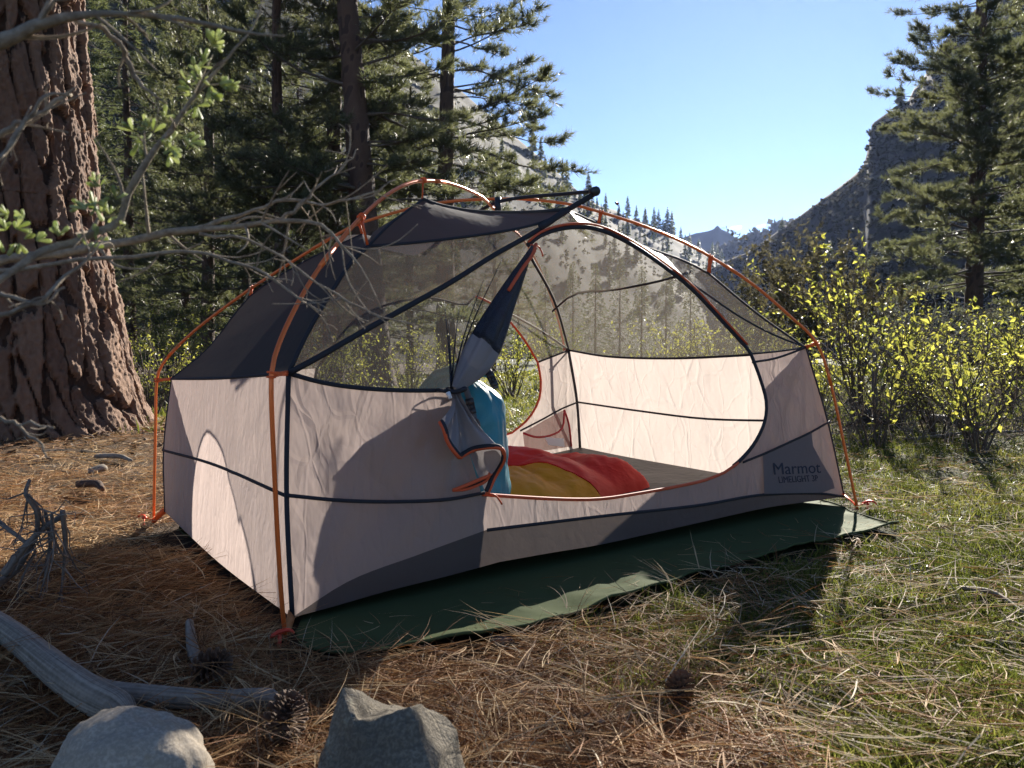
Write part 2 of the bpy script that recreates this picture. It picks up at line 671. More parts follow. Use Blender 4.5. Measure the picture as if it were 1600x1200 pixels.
def cloud(label, px, py, w, h, n):
    c = at(px, py, 3300)
    mb = MB()
    r = random.Random(int(px))
    for i in range(n):
        t = r.uniform(-1, 1)
        rad = h * r.uniform(.35, .8) * (1 - .6 * abs(t)) / F * 3300
        p = c + np.array([t * w / F * 3300 * .5, r.uniform(-20, 20), (r.uniform(-.3, .3) * h + t * h * .35) / F * 3300])
        bm = bmesh.new()
        bmesh.ops.create_icosphere(bm, subdivisions=2, radius=1.0)
        V = np.array([v.co[:] for v in bm.verts])
        Fc = np.array([[v.index for v in f.verts] for f in bm.faces])
        bm.free()
        V = V * (1 + .25 * vnoise(V[:, 0] * 2 + i, V[:, 1] * 2, V[:, 2] * 2)[:, None]) * np.array([1.7, 1, .8]) * rad
        mb.add(V + p, Fc)
    o = put('cloud', mb.mesh('cloud', [M_CLOUD], c), None, c)
    tag(o, label, 'cloud', 'small clouds above the far mountain')


cloud('larger white wisp of cloud right of the far mountain peak', 1149, 357, 16, 6, 12)
cloud('smaller faint wisp of cloud above the dark wooded spur', 1189, 354, 12, 4, 7)
# ================================================================== TREES
def bark_mat(name, plate1, plate2, deep, scale=1.0):
    n = NT(name)
    v = n.coord((1, 1, 0.35))
    a = n.noise(v, 9 * scale, 6, 0.65)
    b = n.noise(v, 45 * scale, 6, 0.7)
    f = n.attr('rnd')
    mid = tuple(.5 * (p + q) for p, q in zip(plate1, plate2))
    col = n.ramp(f, [(0.05, plate1), (0.3, mid), (0.55, plate2), (0.72, deep)])
    col = n.mix(n.math('MULTIPLY', a, 0.6), col, tuple(c * .75 for c in mid))
    col = n.mix(n.math('MULTIPLY', b, 0.5), col, tuple(c * .45 for c in plate1))
    p = n.n('BsdfPrincipled', Base__Color=col, Roughness=0.85, Normal=n.bump(n.math('ADD', a, b), 0.7, 0.02))
    p.inputs['Specular IOR Level'].default_value = 0.25
    return n.done(p)


M_BARK = bark_mat('ponderosa_bark', (0.115, 0.056, 0.034), (0.33, 0.195, 0.12), (0.040, 0.026, 0.020))
M_BARKD = bark_mat('dark_pine_bark', (0.085, 0.05, 0.036), (0.14, 0.085, 0.06), (0.045, 0.03, 0.025), 0.7)
M_TWIG = rough_mat('branch_bark', (0.06, 0.045, 0.035), (0.12, 0.095, 0.075), 20)
M_NEEDLE = leaf_mat('pine_needles_green', (0.036, 0.047, 0.026), (0.125, 0.130, 0.082), 0.5, 0.42, ((0.07, 0.09, 0.035), (0.26, 0.26, 0.12)), 0.4)
M_FIR = leaf_mat('fir_needles', (0.030, 0.044, 0.021), (0.095, 0.112, 0.055), 0.48, 0.45, ((0.06, 0.085, 0.028), (0.20, 0.21, 0.085)), 0.4)


def trunk_tube(pts, rad, sides, seed, fissure=0.05, plate=(0.14, 0.42), flare=0.0, flute=0.05):
    """a trunk with bark plates and deep fissures as real relief; returns V, Q, fissure value"""
    P = np.asarray(pts)
    n = len(P)
    R = np.asarray(rad)
    T = np.gradient(P, axis=0)
    T /= np.linalg.norm(T, axis=1, keepdims=True)
    X = np.array([1.0, 0, 0]) - T * T[:, :1]
    X /= np.linalg.norm(X, axis=1, keepdims=True)
    Y = np.cross(T, X)
    a = np.arange(sides) * 2 * math.pi / sides
    H = np.r_[0, np.cumsum(np.linalg.norm(np.diff(P, axis=0), axis=1))]
    AA, HH = np.meshgrid(a, H)
    RR = np.broadcast_to(R[:, None], AA.shape)
    # cellular plates on a cylinder: jittered cells, stretched upright
    Rm = float(np.median(R))
    ncol = max(7, int(2 * math.pi * Rm / plate[0]))
    rw = plate[1]
    warp = .35 * vnoise(np.cos(AA) * 3 * Rm / .3 + seed, np.sin(AA) * 3 * Rm / .3, HH * 2.2)
    cu = AA / (2 * math.pi) * ncol + warp * 1.0 + .4 * vnoise(AA * 0, HH * 1.1, seed)
    cv = HH / rw + .5 * vnoise(np.cos(AA) * 2 + 9, np.sin(AA) * 2, HH * 1.3 + seed)
    ci, cj = np.floor(cu).astype(int), np.floor(cv).astype(int)
    d1 = np.full(AA.shape, 9.0)
    d2 = np.full(AA.shape, 9.0)
    idn = np.zeros(AA.shape)
    for di in (-1, 0, 1):
        for dj in (-1, 0, 1):
            ii, jj = (ci + di) % ncol, (cj + dj) % 64
            ox = .15 + .7 * _perm[ii % 64, jj, int(seed) % 64]
            oy = .1 + .8 * _perm[jj, ii % 64, (int(seed) + 7) % 64]
            dd = np.hypot(cu - (ci + di + ox), (cv - (cj + dj + oy)) * .8)
            near = dd < d1
            d2 = np.where(near, d1, np.minimum(d2, dd))
            idn = np.where(near, _perm[ii % 64, jj, 11], idn)
            d1 = np.where(near, dd, d1)
    det = vfbm(np.cos(AA) * RR * 16, np.sin(AA) * RR * 16, HH * 7 + seed, 4)
    d12 = d2 - d1 + .16 * det
    gap = 1 - sstep(0.0, 0.20, d12)
    # flakes: flat layers with stepped edges, like a jigsaw
    fl1 = vfbm(np.cos(AA) * RR * 11 + 40, np.sin(AA) * RR * 11, HH * 4.2 + seed, 3) + idn * 1.2
    steps = np.floor(fl1 * 4) / 4
    steps = steps + sstep(.75, 1.0, fl1 * 4 - np.floor(fl1 * 4)) / 4
    fine = vfbm(np.cos(AA) * RR * 42, np.sin(AA) * RR * 42, HH * 26 + seed, 3)
    disp = -fissure * gap + fissure * .30 * (idn - .5) * (1 - gap) + .10 * fissure * det + fissure * .26 * steps * (1 - .6 * gap) + fissure * .13 * fine
    fl = flare * np.exp(-HH / .45) * (1 + .35 * np.sin(AA * 5 + seed) + .2 * np.sin(AA * 9 + 2 * seed))
    rr = RR * (1 + flute * np.sin(AA * 3 + seed + HH * .3)) + fl + disp
    V = P[:, None, :] + (X[:, None, :] * np.cos(AA)[..., None] + Y[:, None, :] * np.sin(AA)[..., None]) * rr[..., None]
    i = np.arange(n - 1)[:, None] * sides
    j = np.arange(sides)[None, :]
    k = (j + 1) % sides
    Q = np.stack([i + j, i + k, i + sides + k, i + sides + j], -1).reshape(-1, 4)
    return V.reshape(-1, 3), Q, np.clip(np.where(gap > .55, .72 + .28 * gap, .55 * (idn * .6 + .4 * (.5 + .5 * fine))), 0, 1).ravel()


def tufts(P, A, L, n, spread, width, rg, shade=None):
    """bunches of needles: P roots, A directions, L needle length; returns V, tris, shade"""
    k = len(P)
    D = A[:, None, :] * (1.0) + rg.normal(0, spread, (k, n, 3))
    D /= np.linalg.norm(D, axis=2, keepdims=True)
    ln = np.asarray(L).reshape(-1, 1) * rg.uniform(.65, 1.1, (k, n))
    W = np.cross(D, rg.normal(0, 1, (k, n, 3)))
    W /= np.linalg.norm(W, axis=2, keepdims=True)
    root = P[:, None, :] + D * (ln * .08)[..., None] + A[:, None, :] * (rg.uniform(-.35, .15, (k, n)) * ln)[..., None]
    w = W * width
    V = np.stack([root - w, root + w, root + D * ln[..., None]], 2).reshape(-1, 3)
    T = np.arange(k * n * 3).reshape(-1, 3)
    sh = (rg.random((k, 1)) if shade is None else np.asarray(shade).reshape(-1, 1)) * .7 + rg.random((k, n)) * .3
    return V, T, np.repeat(sh.ravel(), 3)


def pine(seed, height, r0, low, blen, open_side=0.0, lean=(0, 0), nb=70, needle=0.2, nper=14, dens=1.0, width=0.008, droop=.25, sides=20, dead=8, top=1.0):
    """ponderosa: returns trunk, branches and needle arrays with the base at the origin"""
    rg = np.random.default_rng(seed)
    hs = np.linspace(0, height, int(height * 6) + 12)
    bend = .10 * height * .06 * np.sin(hs / height * 5 + seed)
    pts = np.stack([lean[0] * hs + bend, lean[1] * hs + bend * .5, hs - .25], 1)
    rad = r0 * (1 - .85 * (hs / height) ** 1.1) + .01
    tv, tq, tf = trunk_tube(pts, rad, sides, seed, fissure=r0 * .10, plate=(.16, .5), flare=r0 * .45)
    br = MB()
    roots, dirs, lens = [], [], []
    zs = np.sort(np.r_[rg.uniform(low, height * .99, nb), rg.uniform(low * .45, low * 1.1, dead)])
    for bi, z in enumerate(zs):
        isdead = z < low and rg.random() < .75
        k = (z - low) / (height - low)
        L = blen * (1.0 - .75 * max(k, 0) ** 1.3) * rg.uniform(.55, 1.15)
        if isdead:
            L *= rg.uniform(.3, .7)
        az = rg.uniform(0, 2 * math.pi)
        if open_side and abs((az + math.pi / 2 + math.pi) % (2 * math.pi) - math.pi) < .9 and rg.random() < open_side:
            az += math.pi * rg.choice([.6, -.6, 1])
        o = np.array([np.interp(z, hs - .25, pts[:, i]) for i in range(3)])
        out = np.array([math.cos(az), math.sin(az), 0])
        e0 = rg.uniform(-.15, .25) + .5 * max(k, 0)
        q = [o]
        d = out + UPV * e0
        m = 7
        for s in range(m):
            d = d + UPV * (-droop * (.3 if s < 3 else -.35)) * .4 + rg.normal(0, .09, 3)
            d /= np.linalg.norm(d)
            q.append(q[-1] + d * L / m)
        q = np.array(q)
        rb = max(.012, r0 * .16 * (L / blen) * (1 - .5 * max(k, 0)))
        br.tube(q, np.linspace(rb, .006, m + 1), 5, False)
        if isdead:
            for s in range(3, m + 1):
                dd = rg.normal(0, 1, 3)
                dd /= np.linalg.norm(dd)
                br.tube([q[s], q[s] + dd * .3 + UPV * -.1], [.007, .003], 3, False)
            continue
        nt = int(10 * dens * (L / blen + .35))
        for t in range(nt):
            f = 1 - .75 * rg.random() ** 1.4
            idx = f * m
            a = int(min(idx, m - 1))
            p = q[a] + (q[a + 1] - q[a]) * (idx - a)
            tdir = q[a + 1] - q[a]
            tdir /= np.linalg.norm(tdir)
            side = np.cross(tdir, UPV) * rg.choice([-1, 1])
            dd = tdir * rg.uniform(.4, 1.0) + side * rg.uniform(.3, 1.0) + UPV * rg.uniform(-.25, .35)
            dd /= np.linalg.norm(dd)
            tl = rg.uniform(.22, .6) * (1.1 - .4 * f) * (blen / 3.2) ** .5
            e = p + dd * tl + UPV * .05
            br.tube([p, p + dd * tl * .55, e], [.009, .007, .004], 3, False)
            for u in (1.0, .72, .45):
                roots.append(p + (e - p) * u + rg.normal(0, .03, 3))
                dirs.append(dd * .8 + UPV * .45 + rg.normal(0, .2, 3))
        roots.append(q[-1])
        dirs.append(d + UPV * .3)
    roots, dirs = np.array(roots), np.array(dirs)
    dirs /= np.linalg.norm(dirs, axis=1, keepdims=True)
    cl = .5 + .5 * vnoise(roots[:, 0] * .9, roots[:, 1] * .9, roots[:, 2] * .9 + seed)
    nv, nt_, ns = tufts(roots, dirs, np.full(len(roots), needle), nper, .55, width, rg, np.clip(cl * .7 + .3 * rg.random(len(roots)), 0, 1))
    return (tv, tq, tf), br.arrays(), (nv, nt_, ns)


def fir(seed, height, r0, width, nb=150, dens=9, leaf=.16, nper=8, w=.012):
    """a conical conifer with drooping flat sprays"""
    rg = np.random.default_rng(seed)
    hs = np.linspace(0, height, int(height * 2) + 6)
    pts = np.stack([.02 * np.sin(hs), .02 * np.cos(hs), hs - .3], 1)
    rad = r0 * (1 - .93 * hs / height) + .01
    tv, tq, tf = trunk_tube(pts, rad, 10, seed, fissure=r0 * .08, plate=(.2, .5))
    br = MB()
    roots, dirs = [], []
    for b in range(nb):
        k = (b + rg.random()) / nb
        z = height * (.10 + .89 * k)
        L = width * (1 - k) ** .85 * rg.uniform(.65, 1.12) + .12
        az = b * 2.399 + rg.normal(0, .3)
        out = np.array([math.cos(az), math.sin(az), 0])
        q = np.array([UPV * z, UPV * (z - .10 * L) + out * L * .5, UPV * (z - .26 * L) + out * L * .9, UPV * (z - .25 * L) + out * L])
        br.tube(q, [r0 * .12 + .006, .012, .006, .003], 3, False)
        side = np.cross(out, UPV)
        m = max(4, int(dens * L / width * 2 + 3))
        f = np.sqrt(rg.random(m)) * .95 + .05
        for ff in f:
            c = spl3(q, ff)
            roots.append(c + side * rg.normal(0, .20) * L * (1.1 - ff * .5) + UPV * rg.normal(-.03, .06))
            dirs.append(out * .8 + side * rg.normal(0, .7) + UPV * rg.uniform(-.45, .1))
    roots, dirs = np.array(roots), np.array(dirs)
    dirs /= np.linalg.norm(dirs, axis=1, keepdims=True)
    cl = .5 + .5 * vnoise(roots[:, 0] * .9, roots[:, 1] * .9, roots[:, 2] * .9 + seed)
    nv, nt_, ns = tufts(roots, dirs, np.full(len(roots), leaf * 1.7), nper, .5, w, rg, np.clip(cl * .6 + .4 * rg.random(len(roots)), 0, 1))
    return (tv, tq, tf), br.arrays(), (nv, nt_, ns)


def spl3(q, f):
    x = f * (len(q) - 1)
    a = int(min(x, len(q) - 2))
    return q[a] + (q[a + 1] - q[a]) * (x - a)


UPV = np.array([0, 0, 1.0])
TREE_MESH = {}


def tree_meshes(key, data, bark, needle):
    (tv, tq, tf), (bv, bt, bq, ba), (nv, nt_, ns) = data
    TREE_MESH[key] = (mesh_np('trunk', tv, None, tq, [bark], True, {'rnd': tf}),
                      mesh_np('branches', bv, bt, bq, [M_TWIG], True, {'rnd': ba}),
                      mesh_np('crown', nv, nt_, None, [needle], False, {'rnd': ns}))


def plant_tree(key, name, label, catg, loc, rot=0.0, scale=1.0, group=None):
    t = thing(name, label, catg, loc, group)
    t.rotation_euler = (0, 0, rot)
    t.scale = (scale, scale, scale)
    a, b, c = TREE_MESH[key]
    put('trunk', a, t)
    o = put('branches', b, t)
    o['kind'] = 'stuff'
    o = put('crown', c, t)
    o['kind'] = 'stuff'
    return t


def base(px, Y):
    x = (px - 800) / F * Y
    return (x, Y, float(ground_z(x, Y)) - .02)


# ---- the big pine on the left: bark relief is geometry
bt = thing('pine_tree', 'massive ponderosa pine trunk with thick reddish fissured bark at the left edge', 'tree', (-4.62, 7.45, float(gz(-4.6)) - .02))
O_B = ORIGIN[bt.name]
hs = np.r_[np.linspace(-.15, 4.6, 430), np.linspace(4.7, 13, 50)]
cx = np.interp(hs, [0, 1.0, 2.2, 4.0, 13], [0.06, -.02, -.14, -.22, -.4])
pts = O_B + np.stack([cx, 0 * hs, hs], 1)
rad = np.interp(hs, [-.2, 0, .25, .7, 1.3, 2.2, 4.0, 13], [1.16, 1.06, .98, .92, .87, .80, .74, .40])
V, Q, fz = trunk_tube(pts, rad, 480, 4.0, fissure=.075, plate=(.16, .70), flare=.10, flute=.03)
put('trunk', mesh_np('trunk', V - O_B, None, Q, [M_BARK], True, {'rnd': fz}), bt)
upper = pine(91, 10, .4, .8, 3.6, nb=45, needle=.2, nper=10, dens=.8)
nv, nt_, ns = upper[2]
bv, bt2, bq, ba = upper[1]
off = np.array([-.4, 0, 8.0])
o = put('branches', mesh_np('branches', bv + off, bt2, bq, [M_TWIG]), bt)
o['kind'] = 'stuff'
o = put('crown', mesh_np('crown', nv + off, nt_, None, [M_NEEDLE], False, {'rnd': ns}), bt)
o['kind'] = 'stuff'
tv, tq, tf = upper[0]
put('treetop', mesh_np('treetop', tv + off + [0, 0, 4.5], None, tq, [M_BARK], True, {'rnd': tf}), bt)

# ---- pines behind the tent
tree_meshes('mid', pine(11, 21, .37, 4.6, 3.1, .93, lean=(-.105, 0), nb=100, dens=1.9, nper=16, width=.0085, needle=.22), M_BARKD, M_NEEDLE)
tree_meshes('right_mid', pine(23, 20, .27, 4.6, 3.9, .93, lean=(-.012, 0), nb=135, dens=2.0, nper=16, width=.0095, needle=.23), M_BARKD, M_NEEDLE)
tree_meshes('valley', pine(37, 27, .36, 3.2, 4.5, lean=(.0, 0), nb=260, dens=1.9, nper=12, width=.014, needle=.27, dead=14), M_BARKD, M_NEEDLE)
tree_meshes('bushy', pine(52, 16, .22, 2.0, 4.0, .6, lean=(.01, 0), nb=120, dens=1.7, nper=12, width=.010, needle=.22), M_BARKD, M_NEEDLE)
tree_meshes('fir', fir(61, 13, .17, 2.5, nb=170, dens=10), M_BARKD, M_FIR)
tree_meshes('fir_wide', fir(67, 17, .22, 3.4, nb=200, dens=11), M_BARKD, M_FIR)

GP = 'pines standing behind the tent'
plant_tree('mid', 'pine_tree', 'tall pine with a thick dark leaning trunk, behind the left end of the tent', 'tree', base(604, 19.5), 0.0, 1.0, GP)
plant_tree('right_mid', 'pine_tree', 'straight pine with long feathery branches reaching over the sky, behind the tent roof', 'tree', base(706, 28), 0.0, 1.28, GP)
plant_tree('bushy', 'pine_tree', 'slimmer dark pine trunk just left of the thick leaning pine', 'tree', base(524, 23), 2.0, 1.25, GP)
plant_tree('valley', 'pine_tree', 'tall broad pine with glinting needles in front of the dark cliff slope', 'tree', base(1520, 33), .4, 1.0, 'pines on the right')
plant_tree('valley', 'pine_tree', 'greener pine at the right edge behind the broad glinting pine', 'tree', base(1640, 42), 2.4, 1.15, 'pines on the right')
plant_tree('bushy', 'pine_tree', 'shorter pine crown at the right edge above the yellow shrubs', 'tree', base(1690, 27), 4.4, .8, 'pines on the right')
GL = 'forest trees beside the big trunk'
for key, name, px, Y, rot, sc, lab in [
        ('fir_wide', 'fir_tree', 205, 27, .3, 1.0, 'dense fir directly right of the big reddish trunk'),
        ('fir', 'fir_tree', 290, 30, 1.7, 1.15, 'slender fir with a visible bare stem, second from the big trunk'),
        ('bushy', 'pine_tree', 330, 25, 3.1, 1.0, 'bushy pine with shining needles between the firs and the leaning pine'),
        ('fir_wide', 'fir_tree', 385, 36, 2.6, 1.05, 'dark fir left of the slimmer pine trunk, half hidden by boughs'),
        ('bushy', 'pine_tree', 440, 20.5, 5.2, .92, 'pine with gnarled bare limbs, left of the slimmer dark trunk'),
        ('fir', 'fir_tree', 245, 41, 4.0, 1.2, 'farther fir seen above the slender fir'),
        ('fir_wide', 'fir_tree', 470, 44, 5.0, 1.1, 'far fir filling the gap beside the slimmer pine trunk'),
        ('bushy', 'pine_tree', 640, 31, .9, .72, 'low pine between the leaning pine and the straight pine'),
        ('bushy', 'pine_tree', 772, 36, 2.2, .62, 'small pine right of the straight pine, against the hillside'),
        ('fir', 'fir_tree', 340, 52, .6, 1.5, 'tall distant fir on the slope behind the bushy pine'),
        ('fir', 'fir_tree', 140, 35, 2.9, 1.5, 'tall fir partly hidden by the big reddish trunk'),
        ('bushy', 'pine_tree', 560, 40, 4.1, 1.05, 'background pine behind the leaning trunk')]:
    plant_tree(key, name, lab, 'tree', base(px, Y), rot, sc, GL)

GF = 'young firs at the foot of the left slope'
for key, px, Y, rot, sc, lab in [
        ('fir', 852, 52, .2, .50, 'young fir seen through the back door corner of the tent'),
        ('fir_wide', 895, 60, 1.4, .46, 'young fir behind the tent netting right of the back corner seam'),
        ('fir', 930, 48, 2.2, .48, 'slender young fir behind the middle of the right netting'),
        ('fir_wide', 968, 64, 3.3, .50, 'broad young fir behind the middle of the right netting'),
        ('fir', 1002, 55, 4.0, .52, 'young fir behind the netting under its dark cross seam'),
        ('fir_wide', 1040, 70, 5.1, .50, 'broad young fir behind the door edge of the tent'),
        ('fir', 1078, 58, .9, .50, 'young fir just left of the lowest clip of the right tent pole'),
        ('fir', 1150, 75, 2.6, .50, 'young fir above the right tent pole near the valley gap'),
        ('fir_wide', 810, 58, 4.4, .55, 'broad young fir behind the tied door flap')]:
    plant_tree(key, 'fir_tree', lab, 'tree', base(px, Y), rot, sc, GF)

# ---- small conifers on the slopes: each one a tree
def tiny_conifer(seed):
    rg = np.random.default_rng(seed)
    mb = MB()
    mb.tube([(0, 0, -.5), (0, 0, 3), (0, 0, 9.6)], [.22, .16, .03], 5)
    n = 230
    k = rg.random(n) ** .8
    z = 1.2 + 8.6 * k
    L = 2.6 * (1 - k) ** .8 * rg.uniform(.5, 1.1, n) + .15
    az = rg.uniform(0, 2 * math.pi, n)
    for i in range(n):
        o = np.array([math.cos(az[i]), math.sin(az[i]), 0])
        s = np.array([-o[1], o[0], 0])
        c = np.array([0, 0, z[i]])
        w = .28 * L[i] + .08
        e = c + o * L[i] - UPV * L[i] * rg.uniform(.05, .35)
        m = c + o * L[i] * .55 - UPV * .1
        mb.add([c, m + s * w + UPV * rg.normal(0, .1), e, m - s * w + UPV * rg.normal(0, .1)], [(0, 1, 2), (0, 2, 3)], None, rg.random())
    return mb.mesh('conifer', [M_FIR], (0, 0, 0), False)


TINY = [tiny_conifer(s) for s in (1, 2, 3)]


def on_surface(H, f_az, s):
    az, ss, X, Y, Z = H
    j = int(np.clip(f_az * (len(az) - 1), 0, len(az) - 1))
    fi = np.interp(s, ss, np.arange(len(ss)))
    i = int(fi)
    i2 = min(i + 1, len(ss) - 1)
    t = fi - i
    return np.array([X[i, j] * (1 - t) + X[i2, j] * t, Y[i, j] * (1 - t) + Y[i2, j] * t, Z[i, j] * (1 - t) + Z[i2, j] * t])


def f_of(H, px):
    az = H[0]
    return (math.atan((px - 800) / F) - az[0]) / (az[-1] - az[0])


rt = random.Random(5)
spots = []
for px in [832, 838, 845, 851, 858, 867, 874, 885, 899, 905, 911, 924, 932, 946, 951, 962, 968, 975, 986, 992, 1003, 1009, 1016, 1022, 1030, 1038, 1047, 1052, 1066, 1075, 1084]:
    spots.append((px + rt.uniform(-5, 5), rt.uniform(.86, 1.0), rt.choice([.5, .7, .9, 1.2, 1.7])))
for q in range(64):
    spots.append((rt.uniform(840, 1130), rt.uniform(.2, .9), rt.uniform(.7, 1.25)))
for q in range(50):
    spots.append((rt.uniform(130, 830), rt.uniform(.1, .85), rt.uniform(.8, 1.3)))
for q, (px, s, sc) in enumerate(spots):
    p = on_surface(HL, f_of(HL, px), s)
    dist = np.linalg.norm(p)
    o = put('conifer', TINY[q % 3], None, p - UPV * .4)
    o.rotation_euler = (0, 0, rt.uniform(0, 6))
    k = sc * (.62 if px < 980 else .85)
    o.scale = (k * .9, k * .9, k)
    if q < 31:
        tag(o, 'small conifer standing on the skyline of the left slope', 'tree', 'conifers on the left skyline')
    elif q < 95:
        tag(o, 'small dark conifer on the brown slope above the tent right roof', 'tree', 'conifers on the open left slope')
    else:
        tag(o, 'distant conifer on the slope, glimpsed between the pine boughs', 'tree', 'conifers behind the pine boughs')
for px, s, sc, lab in [(1294, .35, .62, 'lone pointed conifer low on the dark right slope'), (1402, .965, .55, 'small tree standing on the cliff edge of the right slope'), (1222, .97, .4, 'tiny conifer on the skyline of the right slope, left end')]:
    p = on_surface(HR, f_of(HR, px), s)
    o = put('conifer', TINY[1], None, p - UPV * .3)
    o.scale = (sc * 1.2, sc * 1.2, sc)
    tag(o, lab, 'tree', 'conifers on the right slope')

# ---- scrub on both slopes: too many to count
def scrub(name, label, H, n, px0, px1, s0, s1, size, mat, seed):
    rg = np.random.default_rng(seed)
    P = []
    for q in range(n):
        P.append(on_surface(H, f_of(H, rg.uniform(px0, px1)), rg.uniform(s0, s1)))
    P = np.array(P)
    sz = rg.uniform(.5, 1.3, n) * size * (np.linalg.norm(P, axis=1) / 150) ** .5
    m = 16
    D = rg.normal(0, 1, (n, m, 3))
    D[..., 2] = np.abs(D[..., 2]) * .8
    D /= np.linalg.norm(D, axis=2, keepdims=True)
    W = np.cross(D, rg.normal(0, 1, (n, m, 3)))
    W /= np.linalg.norm(W, axis=2, keepdims=True)
    c = P[:, None, :] + D * (sz[:, None, None] * rg.uniform(.3, .9, (n, m, 1)))
    w = W * (sz[:, None, None] * .34)
    up = D * (sz[:, None, None] * .38)
    V = np.stack([c - w, c + up * .2 - w * 0 - up, c + w, c + up], 2).reshape(-1, 3)
    Q = np.arange(n * m * 4).reshape(-1, 4)
    me = mesh_np(name, V, None, Q, [mat], False, {'rnd': np.repeat(rg.random(n * m), 4)})
    tag(put(name, me), label, kind='stuff')


M_SCRUB = leaf_mat('scrub_leaves', (0.035, 0.036, 0.028), (0.085, 0.08, 0.058), 0.35, 0.9)
M_SCRUBL = leaf_mat('dry_scrub_leaves', (0.050, 0.050, 0.028), (0.10, 0.092, 0.05), 0.5, 0.9)
scrub('scrub', 'low grey-green scrub covering the right slope', HR, 4200, 1090, 2000, .02, .97, .9, M_SCRUB, 1)
scrub('scrub', 'dry bushes scattered over the left slope', HL, 1800, 100, 1200, .02, .99, .55, M_SCRUBL, 2)
scrub('scrub', 'dark woods covering the middle hill', HM, 900, 1040, 1380, .3, 1.0, 3.0, M_SCRUB, 3)
# ================================================================== THE TENT
UP = np.array([0, 0, 1.0])
tFL, tFR, tBL = ground_at(447, 998), ground_at(1340, 795), ground_at(240, 818)
EU, EV = tFR - tFL, tBL - tFL
tBR = tFR + EV


def T(u, v, z):
    return tFL + EU * u + EV * v + UP * z


def pv(v, v1=None):
    """pixel -> point on the upright plane v (v at the ground, v1 one metre up)"""
    v1 = v if v1 is None else v1
    return lambda px, py: hit(px, py, T(0, v, 0), T(1, v, 0), T(0, v1, 1))


def pA(px, py):
    return hit(px, py, tFL, tBR, tFL + UP)


def pB(px, py):
    return hit(px, py, tBL, tFR, tBL + UP)


def crv(px, fn, n):
    return spline([fn(*p) for p in px], n)


def plane3(a, b, c):
    return lambda px, py: hit(px, py, a, b, c)


def cat(*segs):
    """one closed outline out of pieces, without doubled points"""
    out = []
    for s in segs:
        for p in np.atleast_2d(s):
            if not out or np.linalg.norm(p - out[-1]) > 1e-5:
                out.append(np.asarray(p))
    if np.linalg.norm(out[0] - out[-1]) < 1e-5:
        out.pop()
    return np.array(out)


